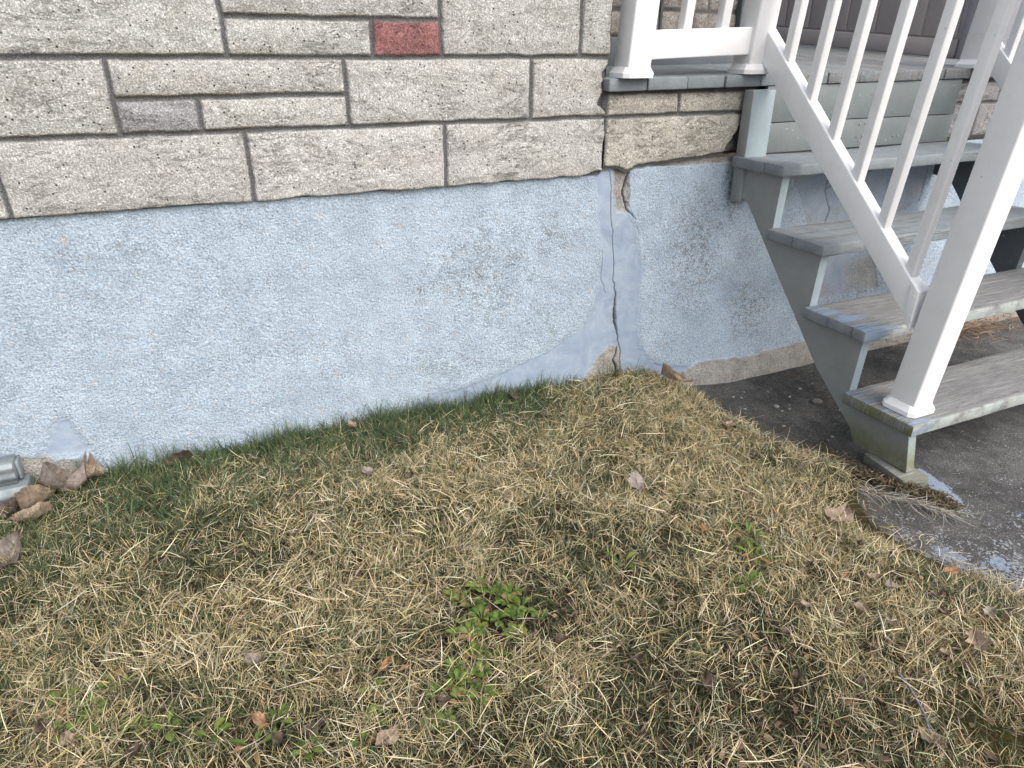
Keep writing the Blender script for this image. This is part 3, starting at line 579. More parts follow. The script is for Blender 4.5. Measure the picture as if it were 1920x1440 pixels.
def stair_rail(label, xc, z_near, bal, near=True, far=None):
    r = tag(empty("stair_railing", (xc, -0.5, 0.24)), label, "railing")
    post(r, xc + 0.0, -0.982, z_near, 1.62)
    if far: post(r, xc + 0.0, -0.012, far, 2.62)
    xc -= 0.011
    ya, yb, s, h, w = -0.040, -0.925, 0.912, 0.119, 0.026
    za = 1.3485 + 0.0; zb = za - s * (ya - yb)
    if far: za += far - 1.292; zb += far - 1.292
    c = [(xc - w, yb, zb), (xc + w, yb, zb), (xc + w, ya, za), (xc - w, ya, za), (xc - w, yb, zb + h), (xc + w, yb, zb + h), (xc + w, ya, za + h), (xc - w, ya, za + h)]
    bars(r, "bottom_rail", [c])
    T = 1.02; c2 = [(x + LX * T, y + LY * T, z + T) for x, y, z in c]; bars(r, "top_rail", [c2])
    # bracket cup where the rail meets the lower post
    e = 0.006; yq = yb - 0.012
    cb = [(xc - w - e, yq, zb - s * 0.012 - e), (xc + w + e, yq, zb - s * 0.012 - e), (xc + w + e, yq + 0.03, zb + s * 0.018 - e), (xc - w - e, yq + 0.03, zb + s * 0.018 - e)]
    cb += [(x, y, z + h + 2 * e) for x, y, z in cb]; bars(r, "rail_bracket", [cb], 0.002)
    for zz in (0.03, 0.095):
        bars(r, 'screw', [boxc(xc - w - e - 0.002, xc - w - e + 0.003, yq + 0.006, yq + 0.012, zb + zz, zb + zz + 0.006)], 0.0015)
    for yc in bal:
        b = 0.018; zb_ = lambda y: za + h - s * (ya - y) - 0.002
        q = [(xc - b, yc - b, zb_(yc - b)), (xc + b, yc - b, zb_(yc - b)), (xc + b, yc + b, zb_(yc + b)), (xc - b, yc + b, zb_(yc + b))]
        q += [(x, y, zb_(yc) + 0.93) for x, y, z in q]
        f = lean(zb_(yc)); bars(r, "baluster", [[f(*p) for p in q]], 0.004)
    return r
BAL = [-0.168, -0.309, -0.446, -0.585, -0.730, -0.875]
stair_rail("white vinyl stair railing standing on the mossy left end of the steps", 2.180, TZ - 3 * RISE, BAL)
stair_rail("white vinyl stair railing on the far right side of the steps", 3.490, TZ - 3 * RISE, BAL, far=1.305)

# ------------------------------------------------------------------ shim, metal downspout
bm = bmesh.new(); hexa(bm, [(2.075, -1.11, 0.0), (2.168, -1.138, 0.0), (2.185, -0.95, 0.0), (2.092, -0.93, 0.0), (2.07, -1.108, 0.036), (2.17, -1.132, 0.040), (2.19, -0.95, 0.043), (2.088, -0.93, 0.043)], 0.004)
me = fromlist(bm, "wood_shim"); smooth_by_angle(me); tag(link("wood_shim", me, MS["shim"]), "weathered flat wooden shim under the foot of the stair stringer", "shim")
# ribbed galvanized downspout lying along the wall base, its crimped end in the picture
ds = tag(empty("downspout", (-0.9, -0.08, 0.06)), "grey ribbed metal downspout end lying against the foundation at the far left", "downspout")
def ribbed(name, x1, y0, z0, z1, wob):
    bm = bmesh.new(); n = 14; prof = []
    for i in range(n + 1):
        t = i / n; bul = 0.010 * math.sin(math.pi * t) + 0.004 * math.sin(3 * math.pi * t + wob); prof.append((y0 - bul, z0 + (z1 - z0) * t))
    out = [(-0.014, z0)] + prof + [(-0.014, z1)]
    prism(bm, out, -1.9, x1, 0.0035); me = fromlist(bm, name); smooth_by_angle(me, 40); return adopt(link(name, me, MS["metal"]), ds)
ribbed("upper_rib", -0.640, -0.075, 0.168, 0.228, 0.3); ribbed("lower_rib", -0.618, -0.095, 0.070, 0.150, 1.1)
adopt(part("seam", None, MS["stringdark"], [boxc(-1.88, -0.645, -0.070, -0.016, 0.1505, 0.1675)], 0.002), ds)
adopt(part("end_flange", None, MS["metal"], [boxc(-0.6395, -0.630, -0.060, -0.016, 0.160, 0.222)], 0.003), ds)

# ------------------------------------------------------------------ grass
def blades(P, L, W, az, th0, curv, roll, c0, c1, S=4, droop=None):
    n = len(P); t = np.linspace(0, 1, S + 1)
    pos = np.zeros((n, S + 1, 3)); pos[:, 0] = P; sd = np.zeros((n, S + 1, 3)); cur = np.array(P, float)
    for k in range(S + 1):
        th = th0 + curv * t[k]; a = az + (0 if droop is None else droop * t[k])
        d = np.stack([np.sin(th) * np.cos(a), np.sin(th) * np.sin(a), np.cos(th)], -1)
        s = np.stack([-np.sin(a), np.cos(a), 0 * a], -1); nn = np.cross(d, s)
        sd[:, k] = np.cos(roll)[:, None] * s + np.sin(roll)[:, None] * nn
        pos[:, k] = cur; cur = cur + d * (L / S)[:, None]
    gz = lawn_z(pos[..., 0], pos[..., 1]) + 0.002
    off = edge_x(pos[..., 1]) < pos[..., 0]; gz = np.where(off, 0.006, gz)
    pos[..., 2] = np.maximum(pos[..., 2], gz)
    pos[..., 1] = np.minimum(pos[..., 1], 0.004 - 0.06 * sstep(pos[..., 0], 1.6, 1.9))
    wt = W[:, None] * (np.minimum(1, 0.55 + t * 2) * (1 - t ** 2.2 * 0.92))[None]
    A = pos - sd * wt[..., None] / 2; B = pos + sd * wt[..., None] / 2
    V = np.stack([A, B], 2).reshape(-1, 3)
    base = np.arange(n)[:, None] * (2 * (S + 1)); k = np.arange(S)[None] * 2
    i0 = base + k; F = np.stack([i0, i0 + 1, i0 + 3, i0 + 2], -1).reshape(-1, 4)
    C = (c0[:, None] * (1 - t)[None, :, None] + c1[:, None] * t[None, :, None]); C = np.repeat(C, 2, axis=1).reshape(-1, 3)
    return V, F, C
def merge(parts):
    Vs, Fs, Cs, o = [], [], [], 0
    for V, F, C in parts: Vs.append(V); Fs.append(F + o); Cs.append(C); o += len(V)
    return np.concatenate(Vs), np.concatenate(Fs), np.concatenate(Cs)
def scatter(n, x0, x1, y0, y1, keep):
    x = RNG.uniform(x0, x1, n); y = RNG.uniform(y0, y1, n); k = RNG.random(n) < keep(x, y) * (x < edge_x(y) - 0.004 - 0.115 * sstep(-y, 1.06, 1.16) * sstep(-y, 1.5, 1.36) + 0.035 * (fbm(x * 14, y * 14, 6, 3) - 0.5)); return x[k], y[k]
def pick(n, cols, jit=0.16):
    c = np.array(cols)[RNG.integers(0, len(cols), n)]; return c * (1 + RNG.normal(0, jit, (n, 1))).clip(0.5, 1.7) * (1 + RNG.normal(0, 0.05, (n, 3)))
def bare(x, y):     # brown thin patches, lower right and in spots
    b = 0.36 * np.exp(-(((x - 0.95) / 0.34) ** 2 + ((y + 1.62) / 0.22) ** 2)) + 0.9 * np.exp(-(((x - 1.32) / 0.12) ** 2 + ((y + 1.88) / 0.13) ** 2))
    b += 0.6 * np.exp(-(((x - 0.66) / 0.10) ** 2 + ((y + 1.20) / 0.08) ** 2)) + 0.7 * np.exp(-(((x - 0.27) / 0.10) ** 2 + ((y + 1.16) / 0.06) ** 2)) + 0.55 * np.exp(-(((x - 0.0) / 0.15) ** 2 + ((y + 1.27) / 0.10) ** 2))
    b += 0.6 * np.exp(-(((x - 0.50) / 0.13) ** 2 + ((y + 1.14) / 0.10) ** 2))
    b += 0.28 * sstep(fbm(x * 5, y * 5, 3, 3), 0.56, 0.68)
    return np.clip(b, 0, 0.93)
def near_wall(x, y): return np.exp(-(np.clip(-y, 0, 9) / 0.21) ** 1.2) * (1 - 0.85 * sstep(x, 1.05, 1.4))
def greenness(x, y): return np.clip(0.46 + 0.7 * near_wall(x, y) + 0.30 * (fbm(x * 2.6, y * 2.6, 5, 3) - 0.42) + 0.22 * sstep(-x, -0.7, 0.5), 0.06, 1)
STRAW = [(0.66, 0.54, 0.31), (0.60, 0.50, 0.30), (0.72, 0.63, 0.42), (0.46, 0.37, 0.19), (0.68, 0.62, 0.46), (0.56, 0.51, 0.37), (0.40, 0.33, 0.17), (0.62, 0.49, 0.25)]
GREEN = [(0.062, 0.105, 0.050), (0.078, 0.128, 0.056), (0.050, 0.088, 0.047), (0.10, 0.145, 0.062), (0.082, 0.112, 0.068)]
OLIVE = [(0.14, 0.135, 0.065), (0.11, 0.12, 0.055), (0.19, 0.17, 0.085), (0.16, 0.15, 0.09)]
BROWN = [(0.095, 0.070, 0.042), (0.13, 0.088, 0.055), (0.06, 0.045, 0.03), (0.15, 0.11, 0.07), (0.20, 0.155, 0.10), (0.08, 0.075, 0.045)]
X0, X1, Y0, Y1 = -1.15, 2.0, -2.34, 0.006
def straw_layer(n, lift, lo, hi, keepf, cols=STRAW, cols2=None, w=(0.0019, 0.0040), th=(62, 92), x0=X0, x1=X1, y0=Y0, y1=Y1):
    x, y = scatter(n, x0, x1, y0, y1, keepf); m = len(x)
    sw = (fbm(x * 3.2, y * 3.2, 2, 2) * 4 * math.pi); az = np.where(RNG.random(m) < 0.45, sw + RNG.normal(0, 0.6, m), RNG.uniform(0, 2 * math.pi, m))
    clump = 0.6 + 0.8 * fbm(x * 9, y * 9, 4, 3)
    z = lawn_z(x, y) + RNG.uniform(0, lift, m) * clump
    L = RNG.uniform(lo, hi, m); W = RNG.uniform(*w, m); th0 = np.radians(RNG.uniform(*th, m))
    c = pick(m, cols); c1 = c * 1.08
    if cols2 is not None: c1 = pick(m, cols2)
    return blades(np.stack([x, y, z], -1), L, W, az, th0, np.radians(RNG.normal(10, 17, m)), RNG.uniform(-1.0, 1.0, m), c, c1, 4, RNG.normal(0, 0.28, m))
def tuft_layer(n, per, keepf, cols, cols1, lo, hi, w, th=(8, 50), spread=0.010, y0=Y0):
    x, y = scatter(n, X0, X1, y0, Y1, keepf); x = np.repeat(x, per); y = np.repeat(y, per); m = len(x)
    a = RNG.uniform(0, 2 * math.pi, m); r = spread * np.sqrt(RNG.random(m)); x = x + r * np.cos(a); y = np.minimum(y + r * np.sin(a), 0.003)
    az = a + RNG.normal(0, 0.5, m); L = RNG.uniform(lo, hi, m) * (0.6 + 0.7 * fbm(x * 6, y * 6, 7, 2))
    return blades(np.stack([x, y, lawn_z(x, y)], -1), L, RNG.uniform(*w, m), az, np.radians(RNG.uniform(*th, m)), np.radians(RNG.normal(24, 20, m)), RNG.uniform(-1.3, 1.3, m), pick(m, cols), pick(m, cols1), 4, RNG.normal(0, 0.25, m))
full = lambda x, y: np.ones_like(x)
dens = lambda x, y: (1 - bare(x, y)) * (0.40 + 1.2 * sstep(fbm(x * 4.5, y * 4.5, 1, 3), 0.30, 0.62)).clip(0, 1)
dry = lambda x, y: dens(x, y) * (1 - 0.80 * near_wall(x, y))
parts = [straw_layer(30000, 0.010, 0.02, 0.055, full, BROWN, w=(0.0012, 0.0026), th=(76, 95)),
         straw_layer(9000, 0.012, 0.02, 0.06, bare, BROWN, w=(0.0014, 0.0030), th=(76, 95)),
         straw_layer(44000, 0.022, 0.025, 0.065, dry, OLIVE + STRAW[3:5] + BROWN[3:], None, w=(0.0011, 0.0023), th=(50, 92)),
         straw_layer(46000, 0.032, 0.028, 0.070, dry, STRAW, None, w=(0.0011, 0.0023), th=(45, 92)),
         straw_layer(2600, 0.040, 0.06, 0.12, dry, STRAW[2:6], None, w=(0.0015, 0.0030), th=(66, 92)),
         tuft_layer(34000, 5, lambda x, y: dry(x, y) * (1.2 - 0.6 * greenness(x, y)), STRAW + OLIVE[2:], STRAW, 0.026, 0.060, (0.0011, 0.0022), (10, 66), 0.012)]
V, F, C = merge(parts)
tag(link("dry_grass", npmesh("dry_grass", V, F, C), MS["blade"]), "tangled straw coloured dead grass blades matted over the lawn", "dry grass", kind="stuff")
gk = lambda x, y: greenness(x, y) * (1 - 0.4 * bare(x, y))
gw = lambda x, y: near_wall(x, y)
wk = lambda x, y: sstep(y, -0.075, -0.01) * (0.35 + 0.65 * sstep(fbm(x * 6, x * 0, 3, 2), 0.35, 0.6)) * (1 - 0.9 * sstep(x, 1.2, 1.5))
parts = [tuft_layer(40000, 5, gk, GREEN, GREEN + OLIVE[:2], 0.022, 0.056, (0.0012, 0.0023), (10, 62)),
         tuft_layer(6500, 5, gw, GREEN, GREEN + [(0.10, 0.16, 0.06), (0.13, 0.18, 0.08), (0.28, 0.26, 0.14)], 0.030, 0.090, (0.0018, 0.0036), (5, 48), y0=-0.5),
         tuft_layer(1500, 4, wk, GREEN, [(0.10, 0.16, 0.06), (0.13, 0.19, 0.08), (0.08, 0.13, 0.055), (0.30, 0.28, 0.15)], 0.050, 0.135, (0.0016, 0.0032), (3, 34), y0=-0.09)]
V, F, C = merge(parts)
tag(link("green_grass", npmesh("green_grass", V, F, C), MS["blade"]), "dark green living grass growing through the straw and thickest along the wall", "green grass", kind="stuff")
# coarser grass beyond the picture so that the lawn goes on
def outer(n, x0, x1, y0, y1):
    x = RNG.uniform(x0, x1, n); y = RNG.uniform(y0, y1, n); k = (x < edge_x(y)) & ~((x > X0) & (y > Y0)); x, y = x[k], y[k]; m = len(x)
    mixc = np.where((RNG.random(m) < 0.6)[:, None], pick(m, STRAW), pick(m, GREEN))
    return blades(np.stack([x, y, lawn_z(x, y) + RNG.uniform(0, 0.02, m)], -1), RNG.uniform(0.04, 0.10, m), RNG.uniform(0.003, 0.007, m), RNG.uniform(0, 6.28, m), np.radians(RNG.uniform(20, 88, m)), np.radians(RNG.normal(25, 20, m)), RNG.uniform(-1, 1, m), mixc, mixc, 3)
V, F, C = outer(42000, -3.5, 1.95, -4.5, 0)
tag(link("outer_grass", npmesh("outer_grass", V, F, C), MS["blade"]), "dry grass continuing over the rest of the lawn", "dry grass", kind="stuff")

# loose straw strands and litter lying on the asphalt
def strand_set(n, fx, L, W, cols, lift=0.008, curv=10):
    x, y = fx(n); m = len(x)
    c = pick(m, cols); return blades(np.stack([x, y, 0.006 + RNG.uniform(0, lift, m)], -1), RNG.uniform(*L, m), RNG.uniform(*W, m), RNG.uniform(0, 6.28, m), np.radians(RNG.uniform(82, 92, m)), np.radians(RNG.normal(0, curv, m)), RNG.uniform(-0.6, 0.6, m), c, c, 5, RNG.normal(0, 0.9, m))
def along(n):
    t = RNG.random(n); P = np.array([(1.90, -1.05), (1.985, -1.145), (2.03, -1.21), (2.06, -1.27)]); q = t * 3; i = np.minimum(q.astype(int), 2); f = (q - i)[:, None]
    p = P[i] * (1 - f) + P[i + 1] * f + RNG.normal(0, 0.012, (n, 2)); return p[:, 0], p[:, 1]
V1 = None
x, y = along(150); m = len(x); c = pick(m, [(0.42, 0.38, 0.31), (0.34, 0.30, 0.24), (0.48, 0.45, 0.39)])
st1 = blades(np.stack([x, y, RNG.uniform(0.008, 0.03, m)], -1), RNG.uniform(0.05, 0.14, m), RNG.uniform(0.0010, 0.0026, m), np.radians(-48) + RNG.normal(0, 0.8, m), np.radians(RNG.uniform(84, 95, m)), np.radians(RNG.normal(4, 14, m)), RNG.uniform(-0.6, 0.6, m), c, c, 5, RNG.normal(0, 1.3, m))
st2 = strand_set(700, lambda n: (RNG.uniform(1.86, 2.9, n), RNG.uniform(-0.95, -0.16, n)), (0.03, 0.10), (0.0007, 0.0016), [(0.16, 0.13, 0.09), (0.24, 0.20, 0.14), (0.10, 0.085, 0.06)])
st3 = strand_set(260, lambda n: (edge_x(y0_ := RNG.uniform(-1.65, -0.2, n)) + np.abs(RNG.normal(0, 0.03, n)), y0_), (0.03, 0.08), (0.0012, 0.0028), STRAW + BROWN)
st4 = strand_set(900, lambda n: (RNG.normal(3.75, 0.28, n), RNG.normal(-0.20, 0.08, n)), (0.04, 0.13), (0.0015, 0.0035), [(0.30, 0.19, 0.11), (0.24, 0.15, 0.09), (0.40, 0.29, 0.18)], 0.05)
V, F, C = merge([st1, st2, st3, st4])
tag(link("loose_straw", npmesh("loose_straw", V, F, C), MS["blade"]), "loose pale straw strands strewn over the asphalt around the steps", "straw", kind="stuff")
def crumbs(n, fx, size, cols, lift):
    x, y = fx(n); c = pick(n, cols, 0.25); return blades(np.stack([x, y, 0.004 + RNG.uniform(0, lift, n)], -1), RNG.uniform(*size, n), RNG.uniform(0.003, 0.007, n), RNG.uniform(0, 6.28, n), np.radians(RNG.uniform(50, 100, n)), np.radians(RNG.normal(20, 30, n)), RNG.uniform(-1, 1, n), c, c, 2)
def along2(n):
    t = RNG.random(n); P = np.array([(2.00, -0.98), (2.06, -1.12), (2.12, -1.19), (2.115, -1.26)]); q = t * 3; i = np.minimum(q.astype(int), 2); f = (q - i)[:, None]
    p = P[i] * (1 - f) + P[i + 1] * f + RNG.normal(0, 0.018, (n, 2)); return p[:, 0], p[:, 1]
V, F, C = merge([crumbs(1500, along2, (0.008, 0.024), BROWN, 0.022), crumbs(260, along2, (0.01, 0.02), OLIVE, 0.026),
                 crumbs(500, lambda n: (RNG.uniform(1.9, 2.08, n), RNG.uniform(-1.0, -0.75, n)), (0.006, 0.02), BROWN, 0.012), crumbs(500, lambda n: (RNG.normal(3.7, 0.3, n), RNG.normal(-0.15, 0.08, n)), (0.015, 0.04), BROWN + [(0.25, 0.12, 0.09)], 0.05)])
def lawn_crumbs(n):
    x, y = scatter(n, 0.2, 1.92, -2.2, -1.1, lambda x, y: np.clip(0.15 + 0.9 * sstep(x * 0.6 - y * 0.5, 1.0, 1.75) + 0.5 * bare(x, y), 0, 1)); m = len(x)
    c = pick(m, [(0.18, 0.105, 0.065), (0.13, 0.08, 0.055), (0.25, 0.165, 0.11), (0.09, 0.06, 0.045), (0.30, 0.22, 0.15)], 0.25)
    return blades(np.stack([x, y, lawn_z(x, y) + RNG.uniform(0.004, 0.022, m)], -1), RNG.uniform(0.010, 0.030, m), RNG.uniform(0.006, 0.015, m), RNG.uniform(0, 6.28, m), np.radians(RNG.uniform(60, 100, m)), np.radians(RNG.normal(25, 35, m)), RNG.uniform(-0.8, 0.8, m), c, c * 1.1, 3)
V2, F2, C2_ = lawn_crumbs(950)
tag(link("crumbled_leaves", npmesh("crumbled_leaves", V2, F2, C2_), MS["blade"]), "brown crumbled leaf fragments sunk into the grass on the lower right", "litter", kind="stuff")
tag(link("leaf_litter", npmesh("leaf_litter", V, F, C), MS["blade"]), "brown crumbled leaf litter heaped by the stair foot", "litter", kind="stuff")

# ------------------------------------------------------------------ dead leaves
LM = [m_leaf("tan_leaf", (0.19, 0.14, 0.10), (0.33, 0.25, 0.185), (0.44, 0.36, 0.285)), m_leaf("grey_brown_leaf", (0.15, 0.125, 0.108), (0.28, 0.24, 0.21), (0.39, 0.35, 0.32)),
      m_leaf("dark_leaf", (0.055, 0.040, 0.032), (0.12, 0.088, 0.070), (0.20, 0.155, 0.125)), m_leaf("orange_leaf", (0.22, 0.115, 0.055), (0.38, 0.215, 0.11), (0.46, 0.30, 0.17)), m_leaf("rusty_tan_leaf", (0.24, 0.13, 0.075), (0.38, 0.23, 0.14), (0.44, 0.29, 0.19))]
def leaf_mesh(seed, L, W, curl, bend, lobes=0.0):
    r = random.Random(seed); nu, nt = 9, 15; V, F = [], []
    p1, p2, p3 = (r.uniform(0, 6) for _ in range(3))
    for i in range(nt):
        t = i / (nt - 1); w = W * max(0.0, math.sin(math.pi * min(1, t * 0.97 + 0.03))) ** 0.95 * (0.75 + 0.5 * t * (1 - t) * 2) * (1 + lobes * math.sin(t * 19 + p1))
        for j in range(nu):
            u = j / (nu - 1) * 2 - 1
            yy = u * w / 2 * (1 + 0.12 * math.sin(t * 7 + p2 + (2 if u > 0 else 0))); xx = (t - 0.5) * L + 0.06 * L * abs(u) * math.sin(p3)
            zz = curl * W * (abs(u) ** 1.6) * (0.6 + 0.5 * math.sin(t * 3 + p1)) + bend * L * (t - 0.5) ** 2 * 2 + 0.035 * W * math.sin(t * 13 + u * 5 + p2) + 0.02 * W * math.sin(t * 31 + p3 + u * 9)
            a = curl * u * 0.9; V.append((xx, yy * math.cos(min(1.3, abs(a))), zz))
    for i in range(nt - 1):
        for j in range(nu - 1): F.append((i * nu + j, i * nu + j + 1, (i + 1) * nu + j + 1, (i + 1) * nu + j))
    bot = min(v[2] for v in V); V = [(x, y, z - bot) for x, y, z in V]
    return npmesh("dead_leaf", V, F)
def leaf(seed, x, y, z, L, W, mat, label, curl=0.4, bend=0.25, lobes=0.1, rz=None, tx=0.0, ty=0.0, group=None):
    r = random.Random(seed * 31 + 5); o = link("dead_leaf", leaf_mesh(seed, L, W, curl, bend, lobes), LM[mat])
    o.location = (x, y, z); o.rotation_euler = (tx + r.uniform(-0.2, 0.2), ty + r.uniform(-0.2, 0.2), r.uniform(0, 6.28) if rz is None else rz)
    return tag(o, label, "leaf", group)
GW = "dead leaves by the metal downspout"
leaf(1, -0.640, -0.395, 0.10, 0.150, 0.085, 1, "large grey tan leaf standing folded at the left edge of the lawn", 0.55, 0.5, 0.10, 1.1, 0.5, -0.45)
leaf(2, -0.600, -0.225, 0.10, 0.105, 0.085, 0, "pale tan curled leaf lying open on the grass before the metal downspout", 0.35, 0.35, 0.1, 0.3)
leaf(3, -0.590, -0.100, 0.085, 0.150, 0.090, 0, "long folded tan leaf leaning against the metal downspout", 0.85, 0.5, 0.05, 0.9, 0.3, -0.4, GW)
leaf(4, -0.545, -0.060, 0.095, 0.125, 0.095, 1, "grey brown curled leaf heaped against the bare concrete by the metal downspout", 0.9, 0.5, 0.12, 0.2, 0.3, 0.2, GW)
leaf(5, -0.455, -0.040, 0.110, 0.120, 0.080, 0, "tan brown rolled leaf standing at the wall base beside the metal downspout leaves", 0.8, 0.5, 0.1, 1.9, 0.4, 0.1, GW)
leaf(6, -0.700, -0.175, 0.085, 0.130, 0.090, 2, "dark brown leaf at the left edge under the metal downspout", 0.5, 0.4, 0.1, 0.4, 0.0, 0.0, GW)
leaf(36, -0.515, -0.075, 0.085, 0.130, 0.09, 1, "grey brown crumpled leaf under the rolled leaves at the wall", 0.6, 0.5, 0.15, 2.6, 0.3, 0.3, GW)
leaf(7, 1.800, -0.185, 0.075, 0.145, 0.062, 0, "rolled tan leaf leaning against the foundation at the lawn corner", 1.0, 0.2, 0.0, -0.6, 0.2, 0.25)
leaf(8, 1.700, -0.637, 0.100, 0.055, 0.040, 0, "small pale leaf piece on the grass near the asphalt edge", 0.3, 0.2, 0.1, 0.4)
leaf(9, 1.158, -0.818, 0.105, 0.080, 0.056, 1, "grey brown oval leaf half upright in the middle of the lawn", 0.3, 0.2, 0.08, 1.3, 0.3, -0.5)
leaf(10, 1.630, -1.215, 0.092, 0.105, 0.078, 0, "broad tan orange leaf beside the chipped asphalt edge", 0.3, 0.15, 0.04, 0.3)
leaf(11, 0.173, -1.381, 0.105, 0.066, 0.040, 0, "clean oval tan leaf at the bottom of the lawn", 0.2, 0.15, 0.0, 0.5)
leaf(12, 0.038, -1.292, 0.100, 0.062, 0.034, 2, "brown pointed leaf left of the clean oval tan leaf", 0.3, 0.2, 0.0, 0.1)
leaf(13, -0.060, -1.057, 0.105, 0.055, 0.042, 1, "round grey leaf half hidden in straw on the lower left lawn", 0.2, 0.2, 0.0, 2.0, 0.2)
leaf(14, 1.722, -1.519, 0.088, 0.048, 0.030, 3, "bright orange oval leaf at the lawn edge by the speckled asphalt", 0.06, 0.05, 0.0, -0.2)
leaf(15, 1.528, -1.717, 0.090, 0.062, 0.052, 0, "pale lobed leaf on the right side of the lawn", 0.3, 0.25, 0.3, 0.9)
leaf(16, 1.199, -1.840, 0.085, 0.055, 0.038, 0, "pinkish tan leaf beside the grey twig at the lower right", 0.25, 0.3, 0.12, 1.7)
leaf(17, 1.075, -0.045, 0.085, 0.060, 0.045, 2, "dark reddish leaf against the foundation behind the grass", 0.6, 0.3, 0.15, 0.2, 0.4)
leaf(18, 0.392, -0.093, 0.125, 0.045, 0.036, 0, "small pinkish leaf caught in the green grass along the wall", 0.4, 0.2, 0.1, 0.5, 0.4)
leaf(19, 0.376, -0.397, 0.110, 0.055, 0.042, 1, "pale grey leaf scrap in the upper middle of the lawn", 0.3, 0.2, 0.1, 2.1, 0.3)
leaf(20, -0.189, -0.050, 0.095, 0.090, 0.055, 2, "dark wrinkled leaf lying along the wall base on the left", 0.7, 0.4, 0.15, 0.1, 0.3)
small = [(0.498, -0.481, 2), (0.586, -0.772, 0), (1.484, -1.458, 0), (1.43, -1.409, 4), (1.609, -1.554, 2), (1.209, -1.10, 3), (1.372, -1.519, 0), (1.435, -1.701, 0), (1.438, -0.912, 2), (1.037, -1.435, 2), (1.138, -1.50, 2), (-0.062, -1.232, 4), (-0.033, -1.294, 2),
         (-0.472, -1.071, 2), (1.734, -0.958, 1), (1.30, -1.62, 2), (1.18, -1.68, 2), (1.55, -1.62, 2), (1.62, -1.40, 2), (1.05, -1.62, 2), (0.85, -1.55, 2), (1.40, -1.58, 1), (0.62, -1.30, 2), (1.50, -1.50, 1), (1.25, -1.45, 0), (0.30, -1.35, 2), (0.22, -1.20, 3), (1.66, -1.66, 1), (1.48, -1.80, 2), (-0.30, -1.20, 2), (0.92, -0.55, 0), (0.1, -0.62, 1), (1.32, -0.72, 2), (-0.42, -1.12, 0), (0.75, -1.42, 2), (1.36, -1.34, 2), (1.57, -1.34, 2)]
for i, (x, y, m) in enumerate(small):
    r = random.Random(i); L = r.uniform(0.026, 0.046)
    leaf(60 + i, x, y, float(lawn_z(np.array(x), np.array(y))) + r.uniform(0.018, 0.032), L, L * r.uniform(0.55, 0.8), m, "small brown leaf scrap caught in the matted dry grass", r.uniform(0.2, 0.7), r.uniform(0.1, 0.5), r.uniform(0, 0.2), None, 0, 0, "small dead leaf scraps scattered over the lawn")

# ------------------------------------------------------------------ weeds
def weed(x, y, n, L, W, label, group=None, seed=0, up=0.35, tint=(1, 1, 1)):
    r = random.Random(seed); V, F, C = [], [], []
    for k in range(n):
        a = 2.399 * k + r.uniform(-0.4, 0.4); l = L * r.uniform(0.6, 1.1); w = W * r.uniform(0.7, 1.1); el = up * r.uniform(0.5, 1.6) + 0.1; b0 = len(V)
        g = [(0.095, 0.150, 0.028), (0.12, 0.18, 0.035), (0.07, 0.115, 0.025), (0.155, 0.20, 0.05), (0.24, 0.15, 0.075)][min(4, int(r.random() * 4.7))]
        for i in range(9):
            t = i / 8; prof = 0.10 if t < 0.3 else max(0.04, math.sin(math.pi * (0.04 + 0.96 * (t - 0.3) / 0.7) ** 1.15)) ** 0.65; d = l * t; zz = l * math.sin(el) * t * (1.25 - 0.75 * t)
            for u in (-1, -0.5, 0, 0.5, 1):
                q = w / 2 * prof * u; V.append((d * math.cos(el) * math.cos(a) - q * math.sin(a), d * math.cos(el) * math.sin(a) + q * math.cos(a), zz + abs(u) * 0.18 * w * prof + 0.004))
                s = (1.0 + 0.25 * (u == 0)) * (1.15 if t < 0.3 else 1); C.append(tuple(g[c] * s * tint[c] for c in range(3)))
        for i in range(8):
            for j in range(4): F.append((b0 + i * 5 + j, b0 + i * 5 + j + 1, b0 + i * 5 + j + 6, b0 + i * 5 + j + 5))
    o = link("weed_plant", npmesh("weed_plant", V, F, np.array(C)), MS["weed"]); o.location = (x, y, float(lawn_z(np.array(x), np.array(y))) + 0.004)
    return tag(o, label, "weed", group)
GP = "round leaved weeds of the dense green patch"
for i, (x, y) in enumerate([(0.528, -1.083), (0.523, -1.150), (0.465, -1.115), (0.548, -1.205), (0.470, -1.195), (0.575, -1.124), (0.60, -1.165), (0.50, -1.04), (0.43, -1.15), (0.415, -1.235), (0.389, -1.290), (0.345, -1.308), (0.57, -1.06), (0.51, -1.235), (0.445, -1.08), (0.49, -1.155), (0.555, -1.165), (0.44, -1.195), (0.62, -1.20), (0.40, -1.19), (0.36, -1.26), (0.33, -1.36), (0.42, -1.31), (0.28, -1.41), (0.47, -1.27), (0.38, -1.36), (0.31, -1.31), (0.24, -1.38), (0.59, -1.10), (0.44, -1.05)]):
    weed(x + random.uniform(-0.02, 0.02), y + random.uniform(-0.02, 0.02), 9 + i % 6, random.uniform(0.034, 0.048), random.uniform(0.013, 0.018), "small round leaved green weed in the dense green patch of the lawn", GP, 100 + i, 0.55)
GB = "broad leaved weeds on the lower left lawn"
weed(1.314, -1.168, 22, 0.080, 0.010, "bright narrow leaved green weed below the broad tan orange leaf", None, 3, 0.55)
weed(1.270, -1.240, 18, 0.075, 0.011, "green weed clump just below the bright narrow leaved weed", None, 4, 0.5)
weed(0.913, -1.112, 7, 0.070, 0.016, "sparse green weed above the right end of the dense patch", None, 5, 0.4)
weed(1.190, -1.315, 9, 0.060, 0.020, "low green weed among brown leaves on the right of the lawn", None, 6, 0.35)
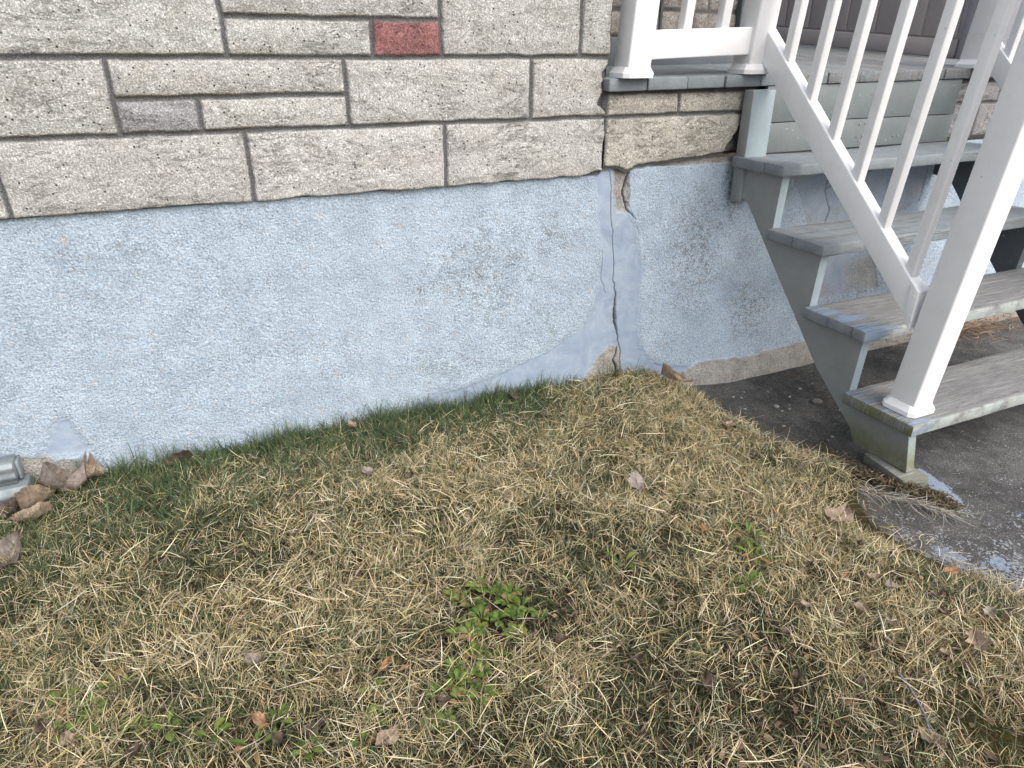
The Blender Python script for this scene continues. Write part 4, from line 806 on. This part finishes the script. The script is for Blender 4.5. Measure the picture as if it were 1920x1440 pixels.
for i, (x, y, n) in enumerate([(-0.439, -1.003, 8), (-0.385, -1.043, 9), (-0.41, -1.10, 7), (-0.033, -1.240, 8), (0.173, -1.247, 7), (0.12, -1.36, 6), (-0.24, -1.16, 7), (-0.16, -1.22, 5), (-0.34, -0.99, 6), (0.02, -1.33, 7), (0.16, -1.31, 6), (-0.30, -1.13, 6), (-0.46, -1.07, 7), (-0.08, -1.28, 6)]):
    weed(x, y, n - 1, random.uniform(0.04, 0.062), random.uniform(0.013, 0.019), "sparse broad leaved green weed in thin grass on the lower left lawn", GB, 20 + i, 0.5)

# ------------------------------------------------------------------ pebbles, twig
def pebble(seed, x, y, s, label, flat=0.5, mat="pebble", group=None):
    r = random.Random(seed); bm = bmesh.new(); bmesh.ops.create_icosphere(bm, subdivisions=2, radius=1.0)
    a, b = r.uniform(0.6, 1.0), r.uniform(0.5, 0.9)
    for v in bm.verts:
        k = 1 + 0.25 * math.sin(v.co.x * 3 + seed) * math.cos(v.co.y * 4 + seed * 2) + r.uniform(-0.08, 0.08); v.co = Vector((v.co.x * a * s * k, v.co.y * b * s * k, v.co.z * flat * s * k))
    me = fromlist(bm, "pebble"); o = link("pebble", me, MS[mat]); o.location = (x, y, s * flat * 0.6); o.rotation_euler = (0, 0, r.uniform(0, 6)); return tag(o, label, "pebble", group)
pebble(1, 2.318, -0.497, 0.030, "flat grey stone chip on the asphalt just left of the stringer", 0.35, "chip")
pebble(2, 2.128, -0.456, 0.012, "tan oval pebble lying alone on the asphalt", 0.5)
pebble(3, 2.140, -0.155, 0.016, "white chip at the base of the foundation beside the steps", 0.5)
for i, (x, y) in enumerate([(2.162, -0.498), (2.195, -0.47), (2.10, -0.29), (2.05, -0.33), (1.99, -0.42), (2.20, -0.33), (2.35, -0.595), (2.02, -0.31), (2.08, -0.27), (2.14, -0.745), (2.353, -0.37), (2.12, -0.50), (2.03, -0.60), (2.25, -0.41)]):
    pebble(10 + i, x, y, random.uniform(0.0045, 0.009), "tiny pale pebble scattered on the dark asphalt beside the steps", 0.6, "pebble", "tiny pale pebbles on the asphalt")
def tube(name, pts, rad, mat):
    V, F = [], []; n = 7
    for i, p in enumerate(pts):
        d = (Vector(pts[min(i + 1, len(pts) - 1)]) - Vector(pts[max(i - 1, 0)])).normalized(); a = d.cross(Vector((0, 0, 1))).normalized(); b = d.cross(a)
        for k in range(n):
            q = Vector(p) + (a * math.cos(k * 6.2832 / n) + b * math.sin(k * 6.2832 / n)) * rad * (1 - 0.4 * i / len(pts)) * (1 + 0.2 * math.sin(i * 2.3 + k)); V.append(tuple(q))
    for i in range(len(pts) - 1):
        for k in range(n): F.append((i * n + k, i * n + (k + 1) % n, (i + 1) * n + (k + 1) % n, (i + 1) * n + k))
    return link(name, npmesh(name, V, F), mat)
tag(tube("twig", [(1.272, -1.705, 0.098), (1.262, -1.735, 0.100), (1.248, -1.765, 0.098), (1.230, -1.80, 0.096), (1.203, -1.835, 0.092)], 0.0034, m_rock("grey_bark", (0.09, 0.085, 0.085), (0.22, 0.21, 0.21))), "grey twig lying on the lower right of the lawn", "twig")
tag(tube("straw_stalk", [(1.33, -1.62, 0.105), (1.36, -1.585, 0.108), (1.39, -1.55, 0.105)], 0.0022, m_rock("pale_stalk", (0.42, 0.38, 0.30), (0.6, 0.55, 0.46))), "thick pale straw stalk pointing up beside the pale lobed leaf", "stalk")
